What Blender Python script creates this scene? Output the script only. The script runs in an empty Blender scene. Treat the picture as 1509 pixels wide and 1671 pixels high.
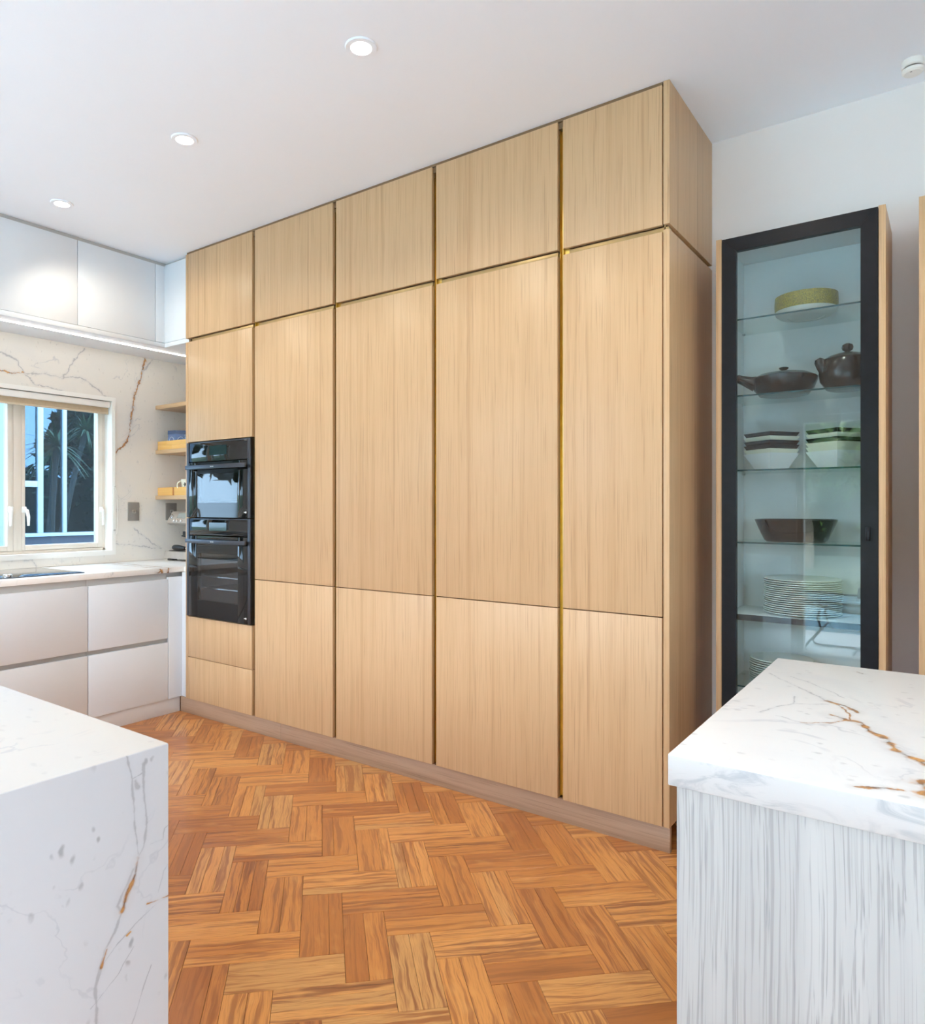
import bpy, bmesh, math, random
from mathutils import Vector, Matrix
random.seed(7)
sc = bpy.context.scene
COL = sc.collection

# ------------------------------------------------------------------ camera, sky, exposure
CAM_H = 1.26
F_PX, CX, CY, IW, IH = 1148.99, 694.0, 827.2, 1509.0, 1671.0
YAW = math.radians(36.7247)
cam_d = bpy.data.cameras.new('camera')
cam = bpy.data.objects.new('camera', cam_d)
COL.objects.link(cam)
cam.location = (0, 0, CAM_H)
cam.rotation_euler = (math.pi / 2, 0, YAW)
cam_d.sensor_fit = 'VERTICAL'
cam_d.sensor_height = 36.0
cam_d.lens = F_PX / IH * 36.0
cam_d.shift_x = (IW / 2 - CX) / IH
cam_d.shift_y = (CY - IH / 2) / IH
cam_d.clip_start = 0.02
sc.camera = cam

world = bpy.data.worlds.new('sky')
sc.world = world
world.use_nodes = True
wn = world.node_tree.nodes
bg = wn['Background']
bg.inputs['Color'].default_value = (0.75, 0.90, 1.07, 1)
bg.inputs['Strength'].default_value = 12

sun_d = bpy.data.lights.new('sun', 'SUN')
sun_d.energy = 14
sun_d.angle = math.radians(1.0)
sun_d.color = (1.0, 0.97, 0.92)
sun = bpy.data.objects.new('sun', sun_d)
COL.objects.link(sun)
sun.rotation_euler = (math.radians(-42), 0, 0)   # high sun from behind the tall units, over the roof

sc.view_settings.view_transform = 'Standard'
sc.view_settings.look = 'None'
sc.view_settings.gamma = 1
sc.view_settings.use_curve_mapping = False
sc.view_settings.exposure = 0.19
sc.cycles.use_denoising = True
sc.cycles.max_bounces = 14
sc.cycles.diffuse_bounces = 8
sc.cycles.transparent_max_bounces = 24
sc.cycles.sample_clamp_indirect = 8.0

SPOT_W = 21          # each ceiling downlight
LED_E = 26

# ------------------------------------------------------------------ key dimensions (metres)
D = 2.57        # plane of the tall oak doors
C = 2.81        # ceiling
YB = 3.14       # back wall
XW = -4.47      # stone-clad window wall
XR = 4.2        # right end of the open-plan room
YR = -1.2       # wall behind, with the open patio door

# ------------------------------------------------------------------ node helpers
class NT:
    def __init__(self, mat):
        mat.use_nodes = True
        self.t = mat.node_tree
        self.b = self.t.nodes.get('Principled BSDF')
        self.out = self.t.nodes.get('Material Output')
    def n(self, typ, **kw):
        nd = self.t.nodes.new('ShaderNode' + typ)
        for k, v in kw.items():
            if k.startswith('_'):
                setattr(nd, k[1:], v)
            else:
                key = k.replace('__', ' ')
                s = nd.inputs[int(key[1:])] if key[0] == 'i' and key[1:].isdigit() else nd.inputs[key]
                self.put(s, v)
        return nd
    def put(self, s, v):
        if isinstance(v, bpy.types.NodeSocket):
            self.t.links.new(v, s)
        elif isinstance(v, (tuple, list)) and len(v) == 3 and s.type == 'RGBA':
            s.default_value = (*v, 1)
        else:
            s.default_value = v
    def math(self, op, a, b=0.0, clamp=False):
        nd = self.n('Math', _operation=op, i0=a, i1=b, _use_clamp=clamp)
        return nd.outputs[0]
    def vm(self, op, a, b=None, out=0):
        nd = self.n('VectorMath', _operation=op, i0=a)
        if b is not None:
            self.put(nd.inputs[1], b)
        return nd.outputs[out]
    def noise(self, vec, scale=1.0, detail=3.0, rough=0.55, dist=0.0):
        return self.n('TexNoise', Vector=vec, Scale=scale, Detail=detail, Roughness=rough, Distortion=dist).outputs[0]
    def ramp(self, fac, stops, interp='LINEAR'):
        nd = self.n('ValToRGB', Fac=fac)
        cr = nd.color_ramp
        cr.interpolation = interp
        while len(cr.elements) < len(stops):
            cr.elements.new(0.5)
        for e, (p, c) in zip(cr.elements, stops):
            e.position = p
            e.color = (*c, 1) if len(c) == 3 else c
        return nd.outputs[0]
    def mix(self, fac, a, b, blend='MIX'):
        nd = self.n('Mix', _data_type='RGBA', _blend_type=blend)
        self.put(nd.inputs[0], fac)
        self.put(nd.inputs[6], a)
        self.put(nd.inputs[7], b)
        return nd.outputs[2]
    def smooth(self, v, lo, hi):
        nd = self.n('MapRange', _interpolation_type='SMOOTHSTEP', Value=v)
        nd.inputs[1].default_value = lo
        nd.inputs[2].default_value = hi
        return nd.outputs[0]
    def pos(self):
        return self.n('NewGeometry').outputs['Position']
    def bump(self, h, strength=0.2, dist=0.002):
        nd = self.n('Bump', Strength=strength, Distance=dist, Height=h)
        self.t.links.new(nd.outputs[0], self.b.inputs['Normal'])

def newmat(name):
    m = bpy.data.materials.new(name)
    return m, NT(m)

def srgb(r, g, b):
    f = lambda c: (c / 255 / 12.92) if c / 255 <= 0.04045 else ((c / 255 + 0.055) / 1.055) ** 2.4
    return (f(r), f(g), f(b))

def plain(name, col, rough=0.5, metal=0.0, var=0.04, scale=6.0, spec=0.5, coat=0.0, bump=0.0):
    m, t = newmat(name)
    n = t.noise(t.pos(), scale, 4)
    lo = tuple(c * (1 - var) for c in col)
    hi = tuple(min(1, c * (1 + var)) for c in col)
    t.put(t.b.inputs['Base Color'], t.ramp(n, [(0.3, lo), (0.7, hi)]))
    t.b.inputs['Roughness'].default_value = rough
    t.b.inputs['Metallic'].default_value = metal
    t.b.inputs['Specular IOR Level'].default_value = spec
    t.b.inputs['Coat Weight'].default_value = coat
    if bump:
        t.bump(t.noise(t.pos(), 320, 2), bump, 0.001)
    return m

def emit(name, col, strength):
    m, t = newmat(name)
    e = t.n('Emission', Color=col, Strength=strength)
    t.t.links.new(e.outputs[0], t.out.inputs[0])
    return m

def glass(name, tint, ior=1.5, rough=0.0, boost=1.0):
    m, t = newmat(name)
    tr = t.n('BsdfTransparent', Color=tint)
    gl = t.n('BsdfGlossy', Color=(1, 1, 1), Roughness=rough)
    f0 = ((ior - 1) / (ior + 1)) ** 2
    fc = t.n('LayerWeight', Blend=0.5).outputs['Facing']
    fr = t.math('ADD', f0, t.math('MULTIPLY', t.math('POWER', fc, 5.0), 0.6))
    fr = t.math('MULTIPLY', fr, boost, True)
    mx = t.n('MixShader', Fac=fr)
    t.t.links.new(tr.outputs[0], mx.inputs[1])
    t.t.links.new(gl.outputs[0], mx.inputs[2])
    t.t.links.new(mx.outputs[0], t.out.inputs[0])
    return m

def oak(name, light, mid, dark, axis='z', rough=0.42, line=0.55, tex=1.0):
    m, t = newmat(name)
    p = t.pos()
    k = 0.013
    def st(s):
        v = [s, s, s]
        v['xyz'.index(axis)] = s * k
        return t.vm('MULTIPLY', p, tuple(v))
    wob = t.noise(t.vm('MULTIPLY', p, (1.6, 1.6, 1.6)), 1.0, 2)
    warp = t.vm('ADD', p, t.vm('MULTIPLY', t.n('TexNoise', Vector=st(7), Scale=1.0, Detail=2.0).outputs[1], (0.05, 0.05, 0.05)))
    def stw(s, kk=k):
        v = [s, s, s]
        v['xyz'.index(axis)] = s * kk
        return t.vm('MULTIPLY', warp, tuple(v))
    broad = t.noise(stw(9), 1.0, 3, 0.6)
    midn = t.noise(stw(42), 1.0, 4, 0.6, 0.4)
    fine = t.noise(st(170), 1.0, 3, 0.6)
    pore = t.noise(stw(300, 0.014), 1.0, 2, 0.5)
    a = t.math('ADD', t.math('MULTIPLY', broad, 0.5), t.math('MULTIPLY', midn, 0.5))
    col = t.ramp(a, [(0.33, mid), (0.5, light), (0.66, tuple(0.5 * x + 0.5 * y for x, y in zip(mid, light)))])
    lines = t.smooth(midn, 0.56, 0.70)
    col = t.mix(t.math('MULTIPLY', lines, line * 0.55), col, dark)
    col = t.mix(t.math('MULTIPLY', t.smooth(pore, 0.54, 0.74), line * 0.8), col, dark)
    col = t.mix(t.math('MULTIPLY', t.smooth(fine, 0.45, 0.75), 0.25 * tex), col, mid)
    col = t.mix(t.math('MULTIPLY', t.smooth(wob, 0.45, 0.8), 0.18), col, mid)
    t.put(t.b.inputs['Base Color'], col)
    t.b.inputs['Roughness'].default_value = rough
    t.bump(pore, 0.12, 0.0006)
    return m

def seg_dist(t, p2, a, b):
    # distance from the point p2 (vector, third component 0) to the segment a-b
    ba = (b[0] - a[0], b[1] - a[1], 0.0)
    L2 = ba[0] ** 2 + ba[1] ** 2 + 1e-12
    pa = t.vm('SUBTRACT', p2, (a[0], a[1], 0.0))
    h = t.math('DIVIDE', t.vm('DOT_PRODUCT', pa, ba, 1), L2, True)
    sc_ = t.n('VectorMath', _operation='SCALE', i0=ba, Scale=h).outputs[0]
    return t.vm('LENGTH', t.vm('SUBTRACT', pa, sc_), None, 1)

def marble(name, plane=None, veins=(), rough=0.28, base=(236, 235, 234), warm=0.0, fleck=0.5, cloud=0.35, wig=0.012, streak=0.0):
    m, t = newmat(name)
    p = t.pos()
    white = srgb(*base)
    grey = srgb(176, 178, 184)
    cl = t.noise(t.vm('MULTIPLY', p, (1, 1, 1)), 3.2, 5, 0.6, 0.8)
    col = t.mix(t.math('MULTIPLY', t.smooth(cl, 0.48, 0.75), cloud), white, srgb(206, 208, 213))
    if streak:
        st1 = t.noise(t.vm('MULTIPLY', p, (9.0, 9.0, 34.0)), 1.0, 5, 0.65, 1.2)
        col = t.mix(t.math('MULTIPLY', t.smooth(st1, 0.46, 0.66), streak), col, srgb(128, 131, 138))
        st2 = t.noise(t.vm('MULTIPLY', p, (14.0, 14.0, 40.0)), 1.0, 3, 0.6, 0.8)
        col = t.mix(t.math('MULTIPLY', t.smooth(st2, 0.66, 0.74), streak * 0.8), col, srgb(190, 150, 112))
    # hair veins
    dn = t.n('TexNoise', Vector=p, Scale=2.1, Detail=5.0, Roughness=0.62, Distortion=1.4).outputs[0]
    hv = t.math('ABSOLUTE', t.math('SUBTRACT', dn, 0.5))
    hm = t.math('SUBTRACT', 1.0, t.smooth(hv, 0.0, 0.012), True)
    brk = t.smooth(t.noise(p, 5.0, 2), 0.5, 0.66)
    col = t.mix(t.math('MULTIPLY', t.math('MULTIPLY', hm, brk), 0.45), col, grey)
    # small dark flecks
    fl = t.n('TexVoronoi', Vector=t.vm('ADD', t.vm('MULTIPLY', p, (1.0, 1.7, 1.0)), t.vm('MULTIPLY', t.n('TexNoise', Vector=p, Scale=40.0).outputs[1], (0.02, 0.02, 0.02))), Scale=26.0).outputs[0]
    fm = t.math('SUBTRACT', 1.0, t.smooth(fl, 0.08, 0.24), True)
    fm = t.math('MULTIPLY', fm, t.smooth(t.noise(p, 9.0, 1), 0.42, 0.56))
    col = t.mix(t.math('MULTIPLY', fm, fleck), col, srgb(120, 118, 122))
    if veins:
        ax = ['xyz'.index(c) for c in plane]
        wn_ = t.n('TexNoise', Vector=p, Scale=22.0, Detail=4.0, Roughness=0.65).outputs[1]
        off = t.n('VectorMath', _operation='SCALE', i0=t.vm('SUBTRACT', wn_, (0.5, 0.5, 0.5)), Scale=wig * 2.2).outputs[0]
        q = t.vm('ADD', p, off)
        sx = t.n('SeparateXYZ', Vector=q)
        p2 = t.n('CombineXYZ', X=sx.outputs[ax[0]], Y=sx.outputs[ax[1]], Z=0.0).outputs[0]
        blot = t.noise(p, 60.0, 3)
        for kind in ('grey', 'gold'):
            tot = None
            for kd, w, pts in veins:
                if kd != kind:
                    continue
                for a, b in zip(pts[:-1], pts[1:]):
                    d = t.math('DIVIDE', seg_dist(t, p2, a, b), w)
                    tot = d if tot is None else t.math('MINIMUM', tot, d)
            if tot is None:
                continue
            wid = t.noise(p, 11.0 if wig > 0.015 else 26.0, 2)
            tot = t.math('ADD', tot, t.math('MULTIPLY', t.math('SUBTRACT', 0.62, wid), 3.2))
            tot = t.math('SUBTRACT', tot, t.math('MULTIPLY', t.math('SUBTRACT', blot, 0.5), 2.2))
            core = t.math('SUBTRACT', 1.0, t.smooth(tot, 0.35, 1.15), True)
            core = t.math('ADD', core, t.math('MULTIPLY', t.math('SUBTRACT', 1.0, t.smooth(tot, 0.9, 1.7), True), 0.35), True)
            halo = t.math('SUBTRACT', 1.0, t.smooth(tot, 0.5, 5.0), True)
            if kind == 'grey':
                col = t.mix(t.math('MULTIPLY', halo, 0.18), col, srgb(190, 192, 198))
                col = t.mix(t.math('MULTIPLY', core, 0.55), col, srgb(146, 145, 148))
            else:
                col = t.mix(t.math('MULTIPLY', halo, 0.35), col, srgb(196, 192, 190))
                gcol = t.ramp(blot, [(0.36, srgb(84, 58, 36)), (0.5, srgb(164, 106, 40)), (0.66, srgb(206, 148, 70))])
                col = t.mix(t.math('MULTIPLY', core, 0.92), col, gcol)
    t.put(t.b.inputs['Base Color'], col)
    t.b.inputs['Roughness'].default_value = rough
    return m

# ------------------------------------------------------------------ mesh helpers
def B():
    return bmesh.new()

def box(bm, x0, x1, y0, y1, z0, z1, bev=0.0, seg=2):
    r = bmesh.ops.create_cube(bm, size=1.0)
    vs = r['verts']
    for v in vs:
        v.co = Vector(((x0 + x1) / 2 + v.co.x * (x1 - x0), (y0 + y1) / 2 + v.co.y * (y1 - y0), (z0 + z1) / 2 + v.co.z * (z1 - z0)))
    if bev > 0:
        es = list({e for v in vs for e in v.link_edges})
        bmesh.ops.bevel(bm, geom=es, offset=bev, segments=seg, affect='EDGES', profile=0.5)
    return bm

def bx(*a, **k):
    return box(B(), *a, **k)

def tube(bm, pts, r, n=8, cap=True, radii=None):
    pts = [Vector(p) for p in pts]
    rings = []
    up = None
    for i, p in enumerate(pts):
        d = (pts[min(i + 1, len(pts) - 1)] - pts[max(i - 1, 0)]).normalized()
        if up is None:
            up = Vector((0, 0, 1)) if abs(d.z) < 0.9 else Vector((1, 0, 0))
        s = d.cross(up).normalized()
        up = s.cross(d).normalized()
        rr = radii[i] if radii else r
        rings.append([bm.verts.new(p + (s * math.cos(2 * math.pi * k / n) + up * math.sin(2 * math.pi * k / n)) * rr) for k in range(n)])
    for a, b in zip(rings[:-1], rings[1:]):
        for k in range(n):
            bm.faces.new((a[k], a[(k + 1) % n], b[(k + 1) % n], b[k]))
    if cap:
        bm.faces.new(rings[0][::-1])
        bm.faces.new(rings[-1])
    return bm

def lathe(bm, prof, cx=0, cy=0, cz=0, n=32, axis='z', sx=1.0, sy=1.0):
    rings = []
    for r, z in prof:
        ring = []
        for k in range(n):
            a = 2 * math.pi * k / n
            c, s = r * math.cos(a) * sx, r * math.sin(a) * sy
            co = {'z': (cx + c, cy + s, cz + z), 'y': (cx + c, cy + z, cz + s), 'x': (cx + z, cy + c, cz + s)}[axis]
            ring.append(bm.verts.new(co))
        rings.append(ring)
    for a, b in zip(rings[:-1], rings[1:]):
        for k in range(n):
            f = (a[k], a[(k + 1) % n], b[(k + 1) % n], b[k])
            bm.faces.new(f)
    bm.faces.new(rings[0][::-1])
    bm.faces.new(rings[-1])
    bmesh.ops.recalc_face_normals(bm, faces=bm.faces)
    return bm

def prism(bm, poly, z0, z1, axes='xyz'):
    # poly in the first two axes, extruded along the third
    ix = ['xyz'.index(c) for c in axes]
    def mk(a, b, c):
        v = [0, 0, 0]
        v[ix[0]], v[ix[1]], v[ix[2]] = a, b, c
        return bm.verts.new(v)
    lo = [mk(a, b, z0) for a, b in poly]
    hi = [mk(a, b, z1) for a, b in poly]
    n = len(poly)
    bm.faces.new(lo[::-1])
    bm.faces.new(hi)
    for i in range(n):
        bm.faces.new((lo[i], lo[(i + 1) % n], hi[(i + 1) % n], hi[i]))
    bmesh.ops.recalc_face_normals(bm, faces=bm.faces)
    return bm

WLOC = {}
def obj(name, bm, mat, parent=None, org=None, label=None, smooth=35):
    """links bm (built in world coordinates) as one mesh object"""
    if parent is not None:
        o_ = WLOC[parent]
    else:
        if org is None:
            zs = [v.co for v in bm.verts]
            org = (sum(v.x for v in zs) / len(zs), sum(v.y for v in zs) / len(zs), min(v.z for v in zs))
        o_ = Vector(org)
    bmesh.ops.translate(bm, verts=bm.verts, vec=-o_)
    me = bpy.data.meshes.new(name)
    bm.to_mesh(me)
    bm.free()
    me.materials.append(mat)
    if smooth:
        me.polygons.foreach_set('use_smooth', [True] * len(me.polygons))
        me.set_sharp_from_angle(angle=math.radians(smooth))
    o = bpy.data.objects.new(name, me)
    COL.objects.link(o)
    if parent is not None:
        o.parent = parent
    else:
        o.location = o_
    WLOC[o] = o_
    if label:
        o['label'] = label
    return o

def tag(o, label, cat, group=None):
    o['label'] = label
    o['category'] = cat
    if group:
        o['group'] = group
    return o

def thing(name, label, cat, loc, group=None):
    o = bpy.data.objects.new(name, None)
    o.empty_display_size = 0.05
    COL.objects.link(o)
    o.location = loc
    WLOC[o] = Vector(loc)
    return tag(o, label, cat, group)

def struct(name, bm, mat, label=None):
    o = obj(name, bm, mat, org=(0, 0, 0))
    o['kind'] = 'structure'
    if label:
        o['label'] = label
    return o

def copy_tree(root, dv, label=None):
    r = root.copy()
    COL.objects.link(r)
    r.location = Vector(root.location) + Vector(dv)
    WLOC[r] = Vector(r.location)
    if label:
        r['label'] = label
    for ch in [c for c in root.children]:
        c = ch.copy()
        COL.objects.link(c)
        c.parent = r
        for g in [g for g in ch.children]:
            d = g.copy()
            COL.objects.link(d)
            d.parent = c
    return r

# ------------------------------------------------------------------ materials
OAK_L, OAK_M, OAK_D = srgb(207, 172, 131), srgb(191, 154, 113), srgb(150, 114, 78)
M_OAK = oak('oak_veneer_vertical', OAK_L, OAK_M, OAK_D, 'z', 0.40)
M_OAKX = oak('oak_veneer_horizontal', srgb(176, 146, 122), srgb(150, 120, 98), srgb(108, 82, 64), 'x', 0.30)
M_OAKE = oak('oak_edge_band', srgb(222, 176, 122), srgb(206, 158, 104), srgb(170, 120, 70), 'z', 0.45, 0.3)
M_OAKSH = oak('oak_shelf', srgb(206, 172, 132), srgb(188, 150, 108), srgb(150, 112, 72), 'x', 0.42)
def grey_oak():
    m, t = newmat('grey_limed_oak')
    p = t.pos()
    w1 = t.n('TexNoise', Vector=t.vm('MULTIPLY', p, (7.0, 7.0, 1.6)), Scale=1.0, Detail=2.0).outputs[1]
    q = t.vm('ADD', p, t.vm('MULTIPLY', t.vm('SUBTRACT', w1, (0.5, 0.5, 0.5)), (0.03, 0.03, 0.0)))
    ln = t.noise(t.vm('MULTIPLY', q, (300.0, 300.0, 2.2)), 1.0, 2, 0.5)
    ln2 = t.noise(t.vm('MULTIPLY', q, (520.0, 520.0, 9.0)), 1.0, 3, 0.6)
    br = t.noise(t.vm('MULTIPLY', q, (16.0, 16.0, 0.5)), 1.0, 3, 0.6)
    col = t.ramp(br, [(0.35, srgb(161, 158, 155)), (0.65, srgb(174, 171, 167))])
    col = t.mix(t.math('MULTIPLY', t.smooth(ln, 0.48, 0.64), 0.5), col, srgb(127, 124, 122))
    col = t.mix(t.math('MULTIPLY', t.math('MULTIPLY', t.smooth(ln2, 0.52, 0.7), t.smooth(ln, 0.42, 0.6)), 0.6), col, srgb(116, 116, 119))
    t.put(t.b.inputs['Base Color'], col)
    t.b.inputs['Roughness'].default_value = 0.5
    t.bump(ln, 0.15, 0.001)
    return m
M_GREYW = grey_oak()
M_BAMBOO = oak('bamboo', srgb(232, 184, 106), srgb(218, 164, 84), srgb(190, 132, 60), 'x', 0.45, 0.3)
M_BAMBOOD = oak('bamboo_dark_edge', srgb(178, 118, 60), srgb(160, 102, 48), srgb(130, 80, 36), 'z', 0.45, 0.3)
M_BRASS = plain('brass', (0.66, 0.46, 0.13), 0.28, 1.0, 0.1, 30)
M_BRASSR = plain('brushed_brass_rail', srgb(176, 150, 104), 0.4, 0.55, 0.06, 30)
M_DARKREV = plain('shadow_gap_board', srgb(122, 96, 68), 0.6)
M_WHITE = plain('white_satin_lacquer', srgb(222, 227, 232), 0.38, var=0.012, scale=3)
M_CHAN = plain('grey_finger_channel', srgb(186, 184, 180), 0.45, var=0.02)
M_WALL = plain('white_wall_paint', srgb(232, 226, 222), 0.75, var=0.01, scale=2, bump=0.03)
M_CEIL = plain('white_ceiling_paint', srgb(240, 244, 250), 0.8, var=0.006, scale=2)
M_FRAMEW = plain('cream_window_aluminium', srgb(226, 216, 202), 0.45, var=0.01)
M_TRIMW = plain('white_window_trim', srgb(238, 236, 230), 0.4, var=0.01)
M_BLIND = plain('tan_roller_blind', srgb(186, 166, 138), 0.8, var=0.05, scale=60)
M_BLACKMET = plain('black_brushed_metal', srgb(20, 22, 27), 0.36, 0.0, 0.2, 40, spec=0.28)
M_GLASSC = glass('cabinet_glass', (0.89, 0.945, 0.955), boost=0.85)
M_GLASSSH = glass('shelf_glass', (0.93, 0.965, 0.962), ior=1.3, boost=0.5)
M_GLEDGE = plain('shelf_glass_edge', srgb(30, 70, 74), 0.15)
M_GLASSW = glass('tinted_window_glass', (0.60, 0.68, 0.73), boost=0.5)
M_GLASSC2 = glass('clear_window_glass', (0.96, 0.97, 0.97))
M_GLASSWING = glass('tinted_wing_glass', (0.27, 0.34, 0.40), boost=0.2)
M_OVGLASS = plain('black_oven_glass', srgb(14, 15, 17), 0.04, var=0.02)
M_OVSTEEL = plain('graphite_steel', srgb(84, 88, 96), 0.3, 0.85, 0.05, 50)
M_OVWIN = glass('oven_window_glass', (0.74, 0.74, 0.74), boost=1.6)
M_OVCAV = plain('oven_enamel', srgb(112, 108, 106), 0.5)
M_DISPLAY = plain('display_glass', srgb(40, 58, 60), 0.05)
M_CHROME = plain('chrome', (0.75, 0.75, 0.76), 0.15, 1.0, 0.02)
M_STEEL = plain('brushed_steel', srgb(205, 200, 194), 0.33, 0.8, 0.04, 40)
M_BLACKPL = plain('black_plastic', srgb(24, 24, 26), 0.4)
M_BLACKCER = plain('black_glazed_clay', srgb(34, 28, 24), 0.2, var=0.1, scale=12)
M_BLACKENAM = plain('black_enamel', srgb(22, 21, 22), 0.08)
M_CREAM = plain('cream_ceramic', srgb(226, 224, 204), 0.25)
M_WHITECER = plain('white_ceramic', srgb(232, 234, 232), 0.22)
M_NAVYCER = plain('black_navy_ceramic', srgb(28, 28, 36), 0.25)
M_PLATE = plain('white_stoneware', srgb(216, 220, 210), 0.3, var=0.03, scale=20)
M_PLATE_RIM = plain('dark_plate_rim', srgb(70, 66, 60), 0.4)
M_GREYPLATE = plain('grey_socket_plate', srgb(140, 134, 128), 0.5)
M_LED = emit('led_strip_light', (1.0, 0.96, 0.9), LED_E)
M_LAMP = emit('downlight_lens', (1.0, 0.93, 0.82), 12.0)

r_veins = [
    ('gold', 0.0048, [(-0.187, 1.536), (-0.164, 1.523), (-0.136, 1.479)]),
    ('gold', 0.0075, [(-0.169, 1.437), (-0.144, 1.417), (-0.123, 1.413), (-0.103, 1.366), (-0.082, 1.339), (-0.067, 1.284), (-0.03, 1.242), (-0.007, 1.223), (0.03, 1.181), (0.12, 1.15)]),
    ('gold', 0.0022, [(-0.206, 1.354), (-0.168, 1.38), (-0.144, 1.417)]),
    ('gold', 0.0035, [(-0.104, 1.087), (-0.075, 1.102), (-0.053, 1.109)]),
    ('gold', 0.012, [(-0.031, 1.162), (-0.026, 1.117)]),
    ('gold', 0.002, [(-0.169, 1.519), (-0.14, 1.442), (-0.141, 1.416)]),
    ('gold', 0.003, [(-0.167, 1.844), (-0.155, 1.831)]),
    ('grey', 0.002, [(-0.323, 1.714), (-0.265, 1.63), (-0.224, 1.581), (-0.184, 1.528)]),
    ('grey', 0.0018, [(-0.28, 1.372), (-0.257, 1.435), (-0.236, 1.474), (-0.183, 1.509)]),
    ('grey', 0.0014, [(-0.236, 1.474), (-0.245, 1.533)]),
    ('grey', 0.0015, [(-0.237, 1.369), (-0.206, 1.354)]),
    ('grey', 0.0013, [(-0.278, 1.708), (-0.227, 1.659), (-0.168, 1.58)]),
]
l_veins = [
    ('grey', 0.0022, [(0.574, 0.89), (0.583, 0.853), (0.585, 0.814), (0.589, 0.769), (0.594, 0.735)]),
    ('grey', 0.0045, [(0.588, 0.848), (0.594, 0.836)]),
    ('grey', 0.0016, [(0.583, 0.853), (0.603, 0.856)]),
    ('grey', 0.0024, [(0.601, 0.869), (0.603, 0.815), (0.608, 0.784), (0.603, 0.744), (0.594, 0.732)]),
    ('gold', 0.0042, [(0.594, 0.729), (0.588, 0.705), (0.576, 0.686), (0.568, 0.662)]),
    ('grey', 0.0028, [(0.586, 0.716), (0.573, 0.694), (0.559, 0.672), (0.568, 0.662)]),
    ('grey', 0.0026, [(0.568, 0.662), (0.555, 0.636), (0.54, 0.617), (0.532, 0.588), (0.525, 0.571), (0.528, 0.545), (0.528, 0.518), (0.53, 0.44), (0.5, 0.36), (0.49, 0.2)]),
    ('gold', 0.0025, [(0.543, 0.616), (0.536, 0.595)]),
    ('grey', 0.0009, [(0.54, 0.599), (0.559, 0.616), (0.589, 0.633), (0.617, 0.646), (0.648, 0.651)]),
    ('gold', 0.0016, [(0.607, 0.654), (0.628, 0.652), (0.648, 0.651)]),
    ('grey', 0.0009, [(0.648, 0.704), (0.635, 0.693), (0.626, 0.664)]),
    ('grey', 0.001, [(0.648, 0.762), (0.637, 0.758), (0.635, 0.742), (0.614, 0.744)]),
    ('grey', 0.0008, [(0.583, 0.485), (0.603, 0.534), (0.614, 0.557)]),
    ('grey', 0.0007, [(0.519, 0.544), (0.559, 0.57), (0.586, 0.6)]),
    ('gold', 0.0016, [(0.575, 0.622), (0.58, 0.624)]),
]
w_veins = [
    ('gold', 0.0065, [(2.748, 2.288), (2.728, 2.221), (2.709, 2.136), (2.67, 2.031), (2.65, 1.903), (2.636, 1.811), (2.617, 1.702), (2.569, 1.663), (2.523, 1.616)]),
    ('grey', 0.006, [(2.799, 2.287), (2.738, 2.204), (2.709, 2.136)]),
    ('grey', 0.012, [(2.655, 1.95), (2.645, 1.83)]),
    ('grey', 0.005, [(2.527, 1.017), (2.66, 0.998), (2.788, 0.977), (2.85, 0.967)]),
    ('grey', 0.004, [(2.67, 1.111), (2.829, 0.986), (2.87, 0.966)]),
    ('gold', 0.004, [(1.819, 2.061), (1.884, 2.057), (1.951, 2.066)]),
    ('grey', 0.005, [(1.951, 2.066), (2.067, 2.08), (2.187, 2.073), (2.287, 2.092), (2.392, 2.039), (2.5, 1.966)]),
    ('grey', 0.004, [(1.951, 2.066), (2.02, 2.004), (2.122, 2.002), (2.254, 1.961)]),
    ('grey', 0.004, [(2.187, 2.073), (2.254, 2.196), (2.322, 2.276)]),
    ('grey', 0.004, [(1.951, 2.066), (1.914, 2.139), (1.819, 2.17)]),
    ('grey', 0.005, [(1.951, 0.938), (1.997, 0.943), (2.02, 0.894)]),
]
c_veins = [('gold', 0.008, [(2.44, 0.885), (2.455, 0.862)]), ('gold', 0.009, [(2.50, 0.887), (2.495, 0.86)]), ('gold', 0.006, [(2.425, 0.865), (2.455, 0.875)])]
M_MARBLE_R = marble('marble_gold_vein_bench', 'xy', r_veins, 0.3, base=(226, 225, 223), fleck=0.3, wig=0.011)
M_MARBLE_RE = marble('marble_bench_edge_dimmed', None, (), 0.35, base=(186, 183, 180), cloud=0.0, fleck=0.3, streak=0.5)  # base darkened to offset strong door light on the edge; streaks are stone
M_MARBLE_L = marble('marble_island_top', None, (), 0.3, base=(216, 213, 208), fleck=0.12, cloud=0.12)
M_MARBLE_LF = marble('marble_waterfall_dimmed', 'yz', l_veins, 0.3, base=(206, 206, 208), fleck=0.55, cloud=0.3, wig=0.004)  # same stone as the top, base darkened to offset light on the end
M_MARBLE_W = marble('marble_splashback', 'yz', w_veins, 0.32, base=(229, 224, 215), fleck=0.18, cloud=0.25, wig=0.022)
M_MARBLE_C = marble('marble_counter', 'yz', c_veins, 0.28, base=(244, 241, 236), fleck=0.12, cloud=0.25, wig=0.01)

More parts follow.
